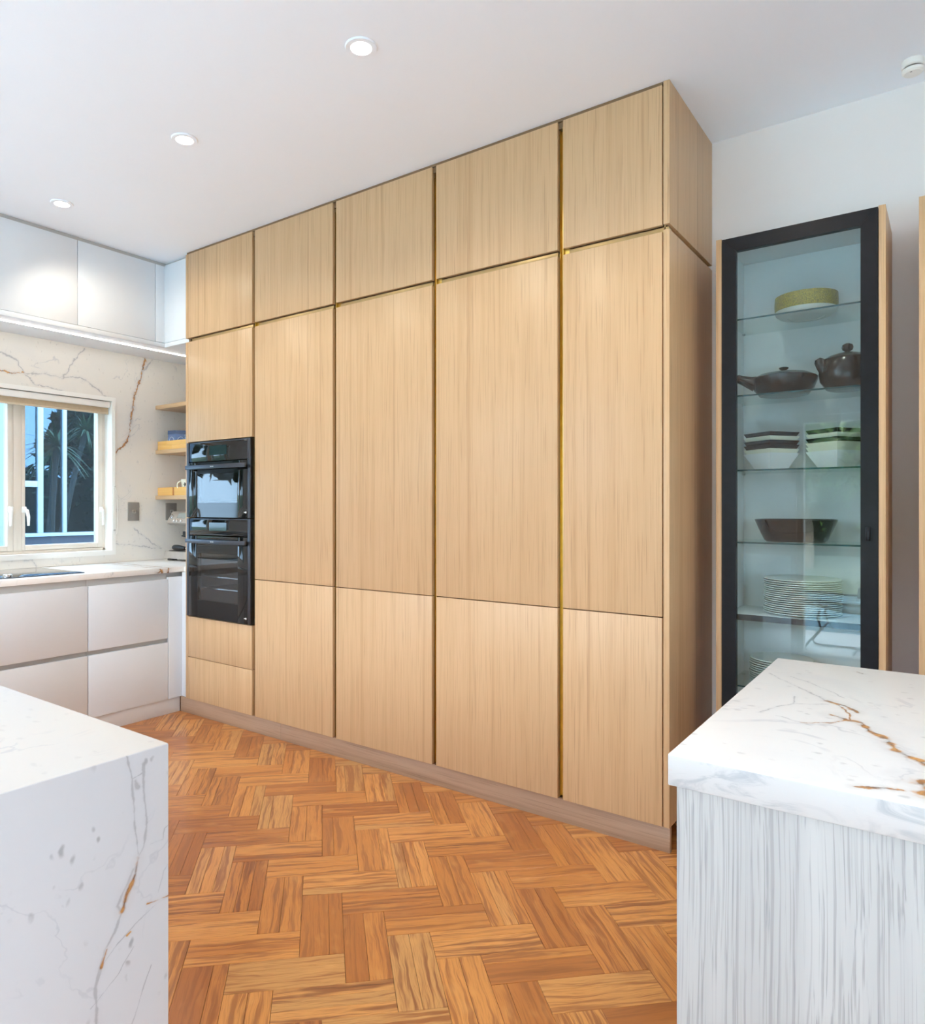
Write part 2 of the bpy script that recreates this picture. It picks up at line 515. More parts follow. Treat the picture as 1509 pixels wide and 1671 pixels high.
def floor_mat():
    m, t = newmat('rimu_parquet')
    uv = t.n('UVMap').outputs[0]
    rnd = t.n('ObjectInfo').outputs['Random']
    isl = t.n('NewGeometry').outputs['Random Per Island']
    r = t.math('FRACT', t.math('ADD', t.math('MULTIPLY', rnd, 7.31), t.math('MULTIPLY', isl, 3.77)))
    blk = t.vm('ADD', t.n('ObjectInfo').outputs['Color'], t.n('Attribute', _attribute_name='blk').outputs['Vector'])
    sep = t.n('SeparateXYZ', Vector=blk)
    jit = t.math('MULTIPLY', t.math('SUBTRACT', r, 0.5), 0.5)
    r2 = t.math('ADD', sep.outputs[0], jit, True)
    r3 = sep.outputs[1]
    off = t.n('CombineXYZ', X=t.math('MULTIPLY', r, 31.0), Y=t.math('MULTIPLY', r2, 23.0), Z=t.math('MULTIPLY', r3, 9.0)).outputs[0]
    v = t.vm('ADD', uv, off)
    warp = t.n('TexNoise', Vector=t.vm('MULTIPLY', v, (7.0, 20.0, 1.0)), Scale=1.0, Detail=2.0).outputs[1]
    vw = t.vm('ADD', v, t.vm('MULTIPLY', t.vm('SUBTRACT', warp, (0.5, 0.5, 0.5)), (0.0, 0.03, 0.0)))
    band = t.noise(t.vm('MULTIPLY', vw, (3.0, 62.0, 1.0)), 1.0, 3, 0.6)
    fine = t.noise(t.vm('MULTIPLY', vw, (12.0, 330.0, 1.0)), 1.0, 3, 0.6)
    blot = t.noise(t.vm('MULTIPLY', v, (9.0, 16.0, 1.0)), 1.0, 2)
    tone = t.ramp(r2, [(0.0, srgb(170, 104, 50)), (0.3, srgb(192, 124, 62)), (0.6, srgb(206, 140, 74)), (0.85, srgb(214, 150, 84)), (1.0, srgb(198, 146, 88))])
    dark = t.ramp(r3, [(0.0, srgb(142, 80, 40)), (0.5, srgb(156, 96, 50)), (1.0, srgb(124, 70, 42))])
    col = t.mix(t.math('MULTIPLY', t.smooth(band, 0.46, 0.62), 0.85), tone, dark)
    col = t.mix(t.math('MULTIPLY', t.smooth(band, 0.66, 0.74), t.math('MULTIPLY', t.smooth(r3, 0.45, 0.9), 0.7)), col, srgb(92, 50, 30))
    col = t.mix(t.math('MULTIPLY', t.smooth(fine, 0.46, 0.7), 0.5), col, dark)
    col = t.mix(t.math('MULTIPLY', t.smooth(blot, 0.55, 0.8), 0.35), col, srgb(222, 164, 98))
    t.put(t.b.inputs['Base Color'], col)
    t.b.inputs['Roughness'].default_value = 0.3
    t.b.inputs['Coat Weight'].default_value = 0.25
    t.b.inputs['Coat Roughness'].default_value = 0.16
    t.bump(fine, 0.05, 0.0005)
    return m
M_FLOOR = floor_mat()
M_SUB = plain('dark_floor_joint', srgb(70, 42, 24), 0.7)

# ================================================================== THE SETTING
floor = struct('floor', bx(XW - 0.2, XR, YR, YB, -0.06, -0.0102), M_SUB, 'herringbone timber parquet floor of warm orange-brown strips')

# ---- herringbone parquet: blocks 126 x 315 mm, each made of two or three strips
PW, PL = 0.126, 0.315
R2 = math.sqrt(0.5)
def uv2xy(u, v):
    return ((u - v) * R2, (u + v) * R2)
def strip_mesh(w):
    bm = B()
    box(bm, -PL / 2 + 0.0006, PL / 2 - 0.0006, -w / 2 + 0.0004, w / 2 - 0.0004, -0.010, 0.0, bev=0.0006, seg=1)
    uvl = bm.loops.layers.uv.new('UVMap')
    for f in bm.faces:
        for l in f.loops:
            l[uvl].uv = (l.vert.co.x, l.vert.co.y)
    me = bpy.data.meshes.new('parquet_strip')
    bm.to_mesh(me)
    bm.free()
    me.materials.append(M_FLOOR)
    return me
SM = {w: strip_mesh(w) for w in (0.042, 0.063, 0.084)}
strips = []
for a in range(-60, 60):
    for b in range(-12, 16):
        bu, bv = -0.192 + a * PW + b * (PL - PW), 2.126 - a * PW + b * (PL + PW)
        # the V block, and the H block below it with its right end flush with the V block's right side
        for (cu, cv, vert) in ((bu + PW / 2, bv + PL / 2, True), (bu + PW - PL / 2, bv - PW / 2, False)):
            x, y = uv2xy(cu, cv)
            if not (XW + 0.1 < x < XR - 0.1 and YR + 0.12 < y < YB - 0.1):
                continue
            pat = random.choice(((0.042,) * 3, (0.042,) * 3, (0.063,) * 2, (0.063,) * 2, (0.042, 0.084), (0.084, 0.042)))
            bc = (random.random(), random.random(), random.random())
            s = -PW / 2
            for w in pat:
                o = s + w / 2
                s += w
                su, sv = (cu + o, cv) if vert else (cu, cv + o)
                X, Y = uv2xy(su, sv)
                strips.append((X, Y, math.radians(135 if vert else 45), w, bc))
def view(x, y, z):
    dep = -x * math.sin(YAW) + y * math.cos(YAW)
    if dep < 0.15:
        return None
    lat = x * math.cos(YAW) + y * math.sin(YAW)
    return CX + F_PX * lat / dep, CY - F_PX * (z - CAM_H) / dep, dep
def visible(x, y):
    p = view(x, y, 0)
    if p is None or y > D or x < -3.85:
        return None
    px, py, dep = p
    return dep if (255 < px < 1120 and 1150 < py < IH + 40) or (200 < px <= 255 and 1150 < py < 1200) else None
vis = sorted([(visible(x, y), i) for i, (x, y, r, w, bc) in enumerate(strips) if visible(x, y)])
near = {i for d, i in vis[:300]}
rest = B()
fcol = []
uvr = rest.loops.layers.uv.new('UVMap')
for i, (x, y, r, w, bc) in enumerate(strips):
    if i in near:
        o = bpy.data.objects.new('parquet_strip', SM[w])
        COL.objects.link(o)
        o.parent = floor
        o.location = (x, y, 0)
        o.rotation_euler = (0, 0, r)
        o.color = (*bc, 1)
    else:
        n0 = len(rest.verts)
        c, s = math.cos(r), math.sin(r)
        hx, hy = PL / 2 - 0.0006, w / 2 - 0.0004
        vs = [rest.verts.new((x + a * c - b * s, y + a * s + b * c, z)) for z in (-0.010, 0.0) for a, b in ((-hx, -hy), (hx, -hy), (hx, hy), (-hx, hy))]
        lo = [(-hx, -hy), (hx, -hy), (hx, hy), (-hx, hy)]
        for q in ((4, 5, 6, 7), (0, 1, 5, 4), (1, 2, 6, 5), (2, 3, 7, 6), (3, 0, 4, 7)):
            f = rest.faces.new([vs[k] for k in q])
            fcol.append(bc)
            for l, k in zip(f.loops, q):
                l[uvr].uv = lo[k % 4]
po = obj('parquet_field', rest, M_FLOOR, parent=floor, smooth=0)
po['kind'] = 'stuff'
po.color = (0, 0, 0, 1)
at = po.data.attributes.new('blk', 'FLOAT_VECTOR', 'FACE')
at.data.foreach_set('vector', [c for v in fcol for c in v])

ceiling = struct('ceiling', bx(XW - 0.2, XR + 0.2, YR - 0.2, YB + 0.2, C, C + 0.12), M_CEIL)
struct('wall_back', bx(XW - 0.2, XR + 0.2, YB, YB + 0.2, -0.3, C), M_WALL)
struct('wall_right', bx(XR, XR + 0.2, YR - 0.2, YB, -0.3, C), M_WALL)
WY0, WY1, WZ0, WZ1 = 1.38, 2.505, 0.972, 1.962          # window opening in the left wall
wl = B()
XF = XW - 0.012
Q = 0.0265
for (y0, y1, z0, z1) in ((YR - 0.2, WY0 - Q, -0.3, C), (WY1 + Q, YB, -0.3, C), (WY0 - Q, WY1 + Q, -0.3, WZ0 - 0.0305), (WY0 - Q, WY1 + Q, WZ1 + Q, C)):
    box(wl, XF - 0.19, XF - 0.001, y0, y1, z0, z1)
struct('wall_left', wl, M_WALL)
wr = B()
DX0, DX1, DZ = -1.08, 0.9, 2.05                          # patio door opening
KX0, KX1, KZ0, KZ1 = -4.25, -1.75, 0.02, 2.45          # added unseen glazing, brings more daylight onto the cabinet fronts
box(wr, XW - 0.2, KX0, YR - 0.2, YR, -0.3, C)
box(wr, KX1, DX0, YR - 0.2, YR, -0.3, C)
box(wr, KX0, KX1, YR - 0.2, YR, -0.3, KZ0)
box(wr, KX0, KX1, YR - 0.2, YR, KZ1, C)
box(wr, DX1, 2.0, YR - 0.2, YR, -0.3, C)
box(wr, 3.9, XR, YR - 0.2, YR, -0.3, C)
box(wr, 2.0, 3.9, YR - 0.2, YR, -0.3, 0.6)
box(wr, 2.0, 3.9, YR - 0.2, YR, 2.5, C)
box(wr, DX0, DX1, YR - 0.2, YR, DZ, C)
struct('wall_rear', wr, M_WALL)

# sliding patio door: frame round the opening, both leaves slid away behind the wall end
dr = B()
box(dr, DX0 - 0.01, DX0 + 0.05, YR - 0.14, YR - 0.04, -0.02, DZ)
box(dr, DX1 - 0.05, DX1 + 0.01, YR - 0.14, YR - 0.04, -0.02, DZ)
box(dr, DX0 + 0.05, DX1 - 0.05, YR - 0.14, YR - 0.04, DZ - 0.06, DZ)
box(dr, DX0 + 0.05, DX1 - 0.05, YR - 0.14, YR - 0.04, -0.03, -0.005)
struct('door_1', dr, M_FRAMEW, 'cream frame of the wide patio door')

w2 = B()
for (x0, x1, z0, z1) in ((KX0, KX0 + 0.05, KZ0, KZ1), (KX1 - 0.05, KX1, KZ0, KZ1), (-3.03, -2.97, KZ0 + 0.05, KZ1 - 0.05), (KX0 + 0.05, KX1 - 0.05, KZ0, KZ0 + 0.05), (KX0 + 0.05, KX1 - 0.05, KZ1 - 0.05, KZ1)):
    box(w2, x0, x1, YR - 0.14, YR - 0.06, z0, z1)
w2o = struct('added_window_2', w2, M_FRAMEW, 'added tall cream-framed window beside the patio door, for extra daylight')
for (x0, x1) in ((KX0 + 0.05, -3.03), (-2.97, KX1 - 0.05)):
    obj('pane', bx(x0, x1, YR - 0.105, YR - 0.099, KZ0 + 0.05, KZ1 - 0.05), M_GLASSC2, w2o)
w3 = B()
for (x0, x1, z0, z1) in ((2.0, 2.05, 0.6, 2.5), (3.85, 3.9, 0.6, 2.5), (2.05, 3.85, 0.6, 0.65), (2.05, 3.85, 2.45, 2.5)):
    box(w3, x0, x1, YR - 0.14, YR - 0.06, z0, z1)
w3o = struct('added_window_3', w3, M_FRAMEW, 'added cream-framed window past the patio door, for extra daylight')  # unseen window added to brighten the back wall and ceiling
obj('pane', bx(2.05, 3.85, YR - 0.105, YR - 0.099, 0.65, 2.45), M_GLASSC2, w3o)
# window frame in the left wall
wf = B()
XG = XW - 0.115
box(wf, XG - 0.03, XG + 0.03, WY0, WY0 + 0.045, WZ0, WZ1, 0.003)
box(wf, XG - 0.03, XG + 0.03, WY1 - 0.016, WY1, WZ0, WZ1, 0.003)
box(wf, XG - 0.03, XG + 0.03, WY0, WY1, WZ0, WZ0 + 0.018, 0.003)
box(wf, XG - 0.03, XG + 0.03, WY0, WY1, WZ1 - 0.03, WZ1, 0.003)
win = struct('window_1', wf, M_FRAMEW, 'cream aluminium casement window above the hob')
obj('mullion', bx(XG - 0.032, XG + 0.034, 1.926, 1.976, WZ0 + 0.018, WZ1 - 0.03, 0.003), M_FRAMEW, win)
def sash(y0, y1, hy, hs):
    z0, z1 = WZ0 + 0.020, WZ1 - 0.032
    s = B()
    x0, x1 = XG - 0.018, XG + 0.036
    w = 0.034
    box(s, x0, x1, y0, y0 + w * 0.55, z0, z1, 0.003)
    box(s, x0, x1, y1 - w, y1, z0, z1, 0.003)
    box(s, x0, x1, y0 + w * 0.55, y1 - w, z0, z0 + 0.032, 0.003)
    box(s, x0, x1, y0 + w * 0.55, y1 - w, z1 - 0.03, z1, 0.003)
    so = obj('sash', s, M_FRAMEW, win)
    obj('pane', bx(XG + 0.002, XG + 0.008, y0 + 0.015, y1 - 0.030, z0 + 0.028, z1 - 0.026), M_GLASSW, so)
    h = B()
    box(h, x1 - 0.002, x1 + 0.012, hy - 0.014, hy + 0.014, 1.225, 1.262, 0.005)
    tube(h, [(x1 + 0.014, hy, 1.246), (x1 + 0.03, hy + hs * 0.006, 1.238), (x1 + 0.036, hy + hs * 0.012, 1.2), (x1 + 0.036, hy + hs * 0.012, 1.145)], 0.009, 8, radii=[0.009, 0.011, 0.0095, 0.007])
    obj('handle', h, M_TRIMW, so, label='cream lever window handle')
sash(1.976, WY1 - 0.018, 1.985, 1)
sash(WY0 + 0.047, 1.926, 1.909, -1)
h = B()
box(h, XG + 0.034, XG + 0.048, 2.462, 2.484, 1.225, 1.262, 0.005)
tube(h, [(XG + 0.05, 2.474, 1.246), (XG + 0.064, 2.474, 1.236), (XG + 0.066, 2.474, 1.14)], 0.008, 8)
obj('stay_handle', h, M_TRIMW, win)
# white lining of the reveal and the thin face trim round the opening
tr = B()
t0 = XW + 0.004
box(tr, XG - 0.03, t0, WY1, WY1 + 0.026, WZ0 - 0.03, WZ1 + 0.026)
box(tr, XG - 0.03, t0, WY0 - 0.026, WY0, WZ0 - 0.03, WZ1 + 0.026)
box(tr, XG - 0.03, t0, WY0, WY1, WZ1, WZ1 + 0.026)
box(tr, XG - 0.03, t0 + 0.004, WY0, WY1, WZ0 - 0.03, WZ0)
struct('trim_1', tr, M_TRIMW)

# stone splashback: four slabs of one clad panel round the window
sp = B()
for (y0, y1, z0, z1) in ((1.0, WY0 - 0.026, 0.891, 2.292), (WY1 + 0.026, YB - 0.002, 0.891, 2.292), (WY0 - 0.026, WY1 + 0.026, 0.891, WZ0 - 0.03), (WY0 - 0.026, WY1 + 0.026, WZ1 + 0.026, 2.292)):
    box(sp, XF, XW, y0, y1, z0, z1)
tag(obj('splashback', sp, M_MARBLE_W), 'cream marble splashback with gold and grey veins around the window', 'splashback')

# thin dark shadow strips where the joinery meets the ceiling
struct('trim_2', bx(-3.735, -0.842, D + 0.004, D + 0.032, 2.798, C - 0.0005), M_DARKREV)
struct('trim_3', bx(-4.03, -4.016, 1.0, 2.612, 2.786, C - 0.001), M_CHAN)

# ================================================================== TALL OAK CABINET WALL
GAP = 0.024
LEFT = [-3.717, -3.1000, -2.4785, -1.8570, -1.2355]
RIGHT = [LEFT[i + 1] - GAP for i in range(4)] + [-0.8428]
ZU0, ZU1, ZM0, ZM1, ZL0, ZL1 = 2.287, 2.797, 0.8590, 2.262, 0.095, 0.8550
YC = D + 0.046                                            # carcass front
UL = [
    'oak tall unit housing the two black ovens',
    'oak tall pantry unit right beside the oven housing',
    'oak tall pantry unit, second from the oven housing',
    'oak tall pantry unit, third from the oven housing',
    'narrow oak tall end unit with exposed side beside the glass cabinet',
]
def door(u, x0, x1, z0, z1, name='door'):
    return obj(name, bx(x0, x1, D, D + 0.020, z0, z1, 0.0012), M_OAK, u)
for i in range(5):
    x0, x1 = LEFT[i], RIGHT[i]
    u = thing('oven_housing' if i == 0 else 'tall_cabinet', UL[i], 'cabinet', ((x0 + x1) / 2, 2.85, 0.0925), 'tall oak units along the back wall')
    cl = -3.740 if i == 0 else x0
    cr = x1 + GAP - 0.0004 if i < 4 else -0.8395
    door(u, x0, x1, ZU0, ZU1)
    if i == 0:
        door(u, x0, x1, 1.6525, ZM1)
        door(u, x0, x1, 0.3520, 0.5960, 'drawer')
        door(u, x0, x1, ZL0, 0.3485, 'drawer')
        bm = B()
        box(bm, cl + 0.025, cr, YC, YB - 0.004, 0.0925, 0.590)
        box(bm, cl + 0.025, cr, YC, YB - 0.004, 1.655, C - 0.04)
        box(bm, cl + 0.025, x0 + 0.004, YC, YB - 0.004, 0.590, 1.655)
        box(bm, x1 - 0.004, cr, YC, YB - 0.004, 0.590, 1.655)
        box(bm, x0 + 0.004, x1 - 0.004, YB - 0.03, YB - 0.004, 0.590, 1.655)
        obj('carcass', bm, M_DARKREV, u)
        for (z0, z1) in ((ZL0, ZM1), (ZU0, 2.797)):
            obj('side_panel', bx(-3.742, -3.7195, D, YB - 0.004, z0, z1, 0.001), M_OAK, u)
        obj('side_panel_joint', bx(-3.736, -3.7195, D + 0.02, YB - 0.004, ZM1, ZU0), M_DARKREV, u)
    else:
        door(u, x0, x1, ZM0, ZM1)
        door(u, x0, x1, ZL0, ZL1)
        obj('carcass', bx(cl, cr, YC, YB - 0.004, 0.0925, C - 0.04), M_DARKREV, u)
    # recessed finger rail between the upper door and the long door
    obj('finger_rail', bx(x0 + 0.022, x1 - (0.004 if i < 4 else -0.02), D + 0.012, YC, ZM1 - 0.002, ZU0 - 0.006, 0.001), M_BRASSR, u, label='brass-toned finger rail')
    if i > 0:
        obj('rail_end', bx(x0 + 0.0002, x0 + 0.021, D + 0.016, YC - 0.0002, ZM1 + 0.0005, ZU0 - 0.0005), M_BRASS, u, label='brass end of the finger rail')
    if i < 4:
        ch = B()
        box(ch, x1 + 0.0005, x1 + GAP - 0.0005, D + 0.034, YC, ZL0 + 0.004, ZU1 - 0.026)
        box(ch, x1 + 0.0005, x1 + 0.003, D + 0.021, D + 0.034, ZL0 + 0.004, ZU1 - 0.026)
        box(ch, x1 + GAP - 0.003, x1 + GAP - 0.0005, D + 0.004, D + 0.034, ZL0 + 0.004, ZU1 - 0.026)
        obj('channel_cap', bx(x1 + 0.0005, x1 + GAP - 0.0005, D + 0.010, YC, ZU1 - 0.0255, ZU1), M_DARKREV, u)
        obj('brass_channel', ch, M_BRASS, u, label='recessed brass channel beside the doors')
    else:
        for (z0, z1) in ((ZL0, ZM1 + 0.006), (ZU0 + 0.001, 2.8085)):
            obj('side_panel', bx(-0.8382, -0.8160, D, YB - 0.002, z0, z1, 0.0012), M_OAK, u)
        obj('side_panel_joint', bx(-0.8382, -0.8330, D + 0.012, YB - 0.002, ZM1 + 0.006, ZU0 + 0.001), M_BRASSR, u)

# kick boards
tag(obj('kick_board', bx(-3.812, -2.9025, D + 0.012, D + 0.030, 0.0, 0.092, 0.0008), M_OAKX), 'brown oak kick board under the ovens, up to the joint', 'kick board')
tag(obj('kick_board', bx(-2.9010, -0.8175, D + 0.012, D + 0.030, 0.0, 0.092, 0.0008), M_OAKX), 'long brown oak kick board under the pantry units', 'kick board')

# ---- ovens
OX0, OX1 = LEFT[0] + 0.001, RIGHT[0] - 0.001
def oven(z0, z1, label, panel_h, win_z0, win_z1, racks):
    yF = D - 0.012
    ov = thing('built_in_oven', label, 'oven', ((OX0 + OX1) / 2, D + 0.2, z0), 'black built-in ovens')
    # steel side trims
    for xa, xb in ((OX0, OX0 + 0.022), (OX1 - 0.022, OX1)):
        obj('side_trim', bx(xa, xb, yF, D + 0.02, z0 + 0.002, z1 - 0.002, 0.001), M_OVSTEEL, ov)
    obj('top_trim', bx(OX0 + 0.022, OX1 - 0.022, yF + 0.006, D + 0.02, z1 - 0.008, z1 - 0.002, 0.0005), M_OVSTEEL, ov)
    ia, ib = OX0 + 0.023, OX1 - 0.023
    cp = obj('control_panel', bx(ia, ib, yF + 0.002, D + 0.02, z1 - panel_h, z1 - 0.009, 0.001), M_OVGLASS, ov)
    xm = (ia + ib) / 2
    obj('display', bx(xm - 0.075, xm + 0.085, yF + 0.0005, yF + 0.003, z1 - panel_h * 0.72, z1 - panel_h * 0.25), M_DISPLAY, cp)
    # door: black glass round a see-through window
    dz1 = z1 - panel_h - 0.006
    dz0 = z0 + 0.004
    wx0, wx1 = ia + 0.085, ib - 0.085
    d = B()
    box(d, ia, wx0, yF, D + 0.016, dz0, dz1, 0.0008)
    box(d, wx1, ib, yF, D + 0.016, dz0, dz1, 0.0008)
    box(d, wx0, wx1, yF, D + 0.016, dz0, win_z0)
    box(d, wx0, wx1, yF, D + 0.016, win_z1, dz1)
    do = obj('oven_door', d, M_OVGLASS, ov)
    obj('window_pane', bx(wx0, wx1, yF + 0.0002, yF + 0.004, win_z0, win_z1), M_OVWIN, do)
    hb = B()
    hz = dz1 - 0.030
    box(hb, OX0 + 0.036, OX1 - 0.004, yF - 0.036, yF - 0.022, hz - 0.012, hz + 0.012, 0.002)
    for xx in (OX0 + 0.06, OX1 - 0.04):
        box(hb, xx - 0.008, xx + 0.008, yF - 0.023, yF, hz - 0.007, hz + 0.007)
    obj('handle', hb, M_OVSTEEL, do, label='flat graphite bar handle')
    # maker's mark on the handle and the small round logo low on the glass
    lg = B()
    for k, wdt in enumerate((0.006, 0.004, 0.006, 0.005)):
        xx = xm - 0.012 + k * 0.008
        box(lg, xx - wdt / 2, xx + wdt / 2, yF - 0.0366, yF - 0.0361, hz - 0.003, hz + 0.003)
    obj('handle_mark', lg, M_STEEL, do)
    dot = B()
    lathe(dot, [(0.004, -0.0006), (0.004, 0.0)], ib - 0.026, yF, dz0 + 0.03, 12, 'y')
    lathe(dot, [(0.006, -0.0006), (0.006, 0.0)], ib - 0.014, yF, dz0 + 0.03, 12, 'y')
    obj('round_mark', dot, M_WHITECER, do)
    # enamel cavity with racks
    cv = B()
    bk = D + 0.40
    a, b = ia + 0.03, ib - 0.03
    box(cv, a, b, bk, bk + 0.01, dz0 + 0.03, dz1 - 0.03)
    box(cv, a, a + 0.01, D + 0.02, bk, dz0 + 0.03, dz1 - 0.03)
    box(cv, b - 0.01, b, D + 0.02, bk, dz0 + 0.03, dz1 - 0.03)
    box(cv, a, b, D + 0.02, bk, dz0 + 0.02, dz0 + 0.03)
    box(cv, a, b, D + 0.02, bk, dz1 - 0.03, dz1 - 0.02)
    obj('cavity', cv, M_OVCAV, ov)
    for zr in racks:
        rk = B()
        x0, x1 = a + 0.02, b - 0.02
        tube(rk, [(x0, D + 0.05, zr), (x1, D + 0.05, zr), (x1, bk - 0.02, zr), (x0, bk - 0.02, zr), (x0, D + 0.05, zr)], 0.004, 6)
        for k in range(1, 14):
            xx = x0 + (x1 - x0) * k / 14
            tube(rk, [(xx, D + 0.05, zr), (xx, bk - 0.02, zr)], 0.002, 5)
        obj('rack', rk, M_CHROME, ov)
    return ov
oven(1.195, 1.648, 'compact black glass oven, the higher of the two in the oak housing', 0.118, 1.285, 1.455, (1.30,))
oven(0.600, 1.1935, 'full-size black glass oven under the compact oven', 0.100, 0.705, 0.985, (0.77, 0.84))

# ================================================================== WHITE BASE UNITS AND COUNTER
XB = -3.806
def base_unit(y0, y1, label, filler=False):
    u = thing('base_cabinet', label, 'cabinet', (-4.1, (y0 + y1) / 2, 0.0925), 'white drawer units under the window')
    for (z0, z1) in ((0.464, 0.822), (ZL0 - 0.002, 0.438)):
        obj('drawer', bx(XB - 0.020, XB, y0 + 0.0025, y1 - 0.0025, z0, z1, 0.0012), M_WHITE, u)
    obj('carcass', bx(XF + 0.005, XB - 0.045, y0 + 0.0008, (y1 if not filler else YB - 0.01) - 0.0008, 0.0925, 0.855), M_CHAN, u)
    for (z0, z1) in ((0.820, 0.858), (0.436, 0.466)):
        obj('finger_channel', bx(XB - 0.044, XB - 0.024, y0 + 0.0008, y1 - 0.0008, z0 - 0.01, z1), M_CHAN, u)
    if filler:
        obj('filler_panel', bx(XB - 0.020, XB, y1 + 0.001, 2.606, ZL0 - 0.002, 0.832, 0.001), M_WHITE, u)
        obj('corner_return', bx(XB - 0.001, -3.7445, 2.588, 2.606, ZL0 - 0.002, 0.857, 0.0005), M_WHITE, u)
base_unit(1.997, 2.493, 'white two-drawer unit in the corner next to the oak oven housing', True)
base_unit(1.097, 1.997, 'wide white two-drawer unit under the hob')
tag(obj('kick_board', bx(XB - 0.034, XB - 0.012, 1.097, D + 0.011, 0.0, 0.0915, 0.0008), plain('white_kick_board', srgb(220, 220, 220), 0.4, var=0.02)), 'white kick board under the drawer units', 'kick board')
ct = bx(XW + 0.0005, XB - 0.006, 1.0, 2.607, 0.859, 0.890, 0.0015)
box(ct, XW + 0.0005, -3.7445, 2.607, YB - 0.003, 0.859, 0.890)
tag(obj('countertop', ct, M_MARBLE_C), 'white marble counter running under the window into the corner', 'countertop')

# induction hob
hb_ = thing('induction_hob', 'black glass induction hob set flush in the counter', 'hob', (-4.15, 1.65, 0.890))
obj('glass_top', bx(-4.405, -3.895, 1.25, 2.020, 0.8902, 0.8945, 0.0012), plain('hob_black_glass', srgb(52, 50, 48), 0.03), hb_)
obj('metal_edge', bx(-3.8945, -3.8885, 1.25, 2.020, 0.8902, 0.8950, 0.0008), M_OVSTEEL, hb_)
kn = B()
lathe(kn, [(0.022, 0.0), (0.022, 0.012), (0.019, 0.014)], -3.945, 1.640, 0.8946, 20)
obj('control_knob', kn, M_CHROME, hb_)

# ================================================================== WHITE WALL UNITS, PELMET, LED
XU = -4.002
YS = [1.04, 1.54, 2.039, 2.530]
WL_ = ['white wall cabinet furthest from the oak units', 'white wall cabinet lit by the downlight above the window', 'white wall cabinet next to the corner filler']
for i in range(3):
    u = thing('wall_cabinet', WL_[i], 'cabinet', (-4.22, (YS[i] + YS[i + 1]) / 2, 2.300), 'white wall cabinets above the window')
    obj('door', bx(XU - 0.019, XU, YS[i] + 0.0018, YS[i + 1] - 0.0018, 2.3005, 2.786, 0.001), M_WHITE, u)
    obj('carcass', bx(XF + 0.001, XU - 0.030, YS[i] + 0.001, YS[i + 1] - 0.001, 2.300, C - 0.002), M_CHAN, u)
    if i == 2:
        obj('filler_panel', bx(XU - 0.019, XU, 2.5318, 2.613, 2.3005, 2.786, 0.001), M_WHITE, u)
        obj('corner_return', bx(XU - 0.001, -3.7445, 2.5945, 2.613, 2.3005, 2.792, 0.001), M_WHITE, u)
        obj('corner_carcass', bx(XF + 0.001, -3.7445, 2.6135, YB - 0.003, 2.3005, C - 0.002), M_CHAN, u)
pm = thing('pelmet', 'white pelmet board under the wall cabinets carrying the light strip', 'pelmet', (-4.2, 2.0, 2.2725))
pb = B()
box(pb, XU - 0.019, XU, 1.0, 2.613, 2.2715, 2.2985, 0.0008)
box(pb, XU, -3.7445, 2.5945, 2.613, 2.2715, 2.2985, 0.0008)
obj('lip', pb, M_WHITE, pm)
pb = B()
box(pb, XW, XU - 0.019, 1.0, 2.613, 2.2925, 2.2985)
box(pb, XW, -3.7445, 2.613, YB - 0.003, 2.2925, 2.2985)
obj('soffit', pb, plain('white_soffit', srgb(222, 224, 228), 0.35, var=0.01), pm)
tag(obj('led_strip', bx(-4.200, -4.190, 1.0, 2.90, 2.2895, 2.2924), M_LED), 'thin glowing light strip under the wall cabinets', 'light strip')

# ================================================================== CORNER NOOK
SHZ = [1.969, 1.657, 1.339]
SL = ['oak corner shelf, empty, the highest of three', 'oak corner shelf holding a bamboo tray and blue tins', 'oak corner shelf holding a bamboo box and a mug']
for z, lb in zip(SHZ, SL):
    tag(obj('corner_shelf', bx(XW + 0.0005, -3.7445, 2.826, YB - 0.002, z - 0.027, z, 0.001), M_OAKSH), lb, 'shelf', 'oak corner shelves')
def tray(z, h, label, dark):
    t_ = thing('bamboo_tray', label, 'tray', (-4.15, 2.93, z))
    x0, x1, y0, y1 = XW + 0.012, -3.80, 2.836, 3.05
    fb = B()
    if dark:
        xj = -4.285
        box(fb, x0, xj, y0, y0 + 0.01, z, z + h, 0.001)
        box(fb, xj + 0.022, x1, y0, y0 + 0.01, z, z + h, 0.001)
        obj('front', fb, M_BAMBOO, t_)
        obj('divider', bx(xj, xj + 0.022, y0 + 0.003, y1, z, z + h - 0.001), M_BAMBOOD, t_)
    else:
        for k in range(4):
            xa = x0 + (x1 - x0) * k / 4
            box(fb, xa, xa + (x1 - x0) / 4 - 0.0006, y0, y0 + 0.01, z, z + h * 0.5 - 0.0004, 0.0005)
            xa2 = max(x0, xa - 0.06)
            box(fb, xa2, min(x1, xa + (x1 - x0) / 4 - 0.0606) if k < 3 else x1, y0, y0 + 0.01, z + h * 0.5, z + h, 0.0005)
        obj('front', fb, M_BAMBOO, t_)
    sb = B()
    box(sb, x0, x0 + 0.01, y0 + 0.0105, y1, z, z + h, 0.001)
    box(sb, x1 - 0.01, x1, y0 + 0.0105, y1, z, z + h, 0.001)
    box(sb, x0 + 0.011, x1 - 0.011, y1 - 0.01, y1, z, z + h, 0.001)
    obj('side', sb, M_BAMBOO, t_)
    obj('base', bx(x0 + 0.011, x1 - 0.011, y0 + 0.011, y1 - 0.011, z, z + 0.006), M_BAMBOO, t_)
tray(SHZ[1], 0.060, 'low bamboo tray holding the blue tins', False)
tray(SHZ[2], 0.056, 'bamboo box with a dark wooden divider holding a mug', True)

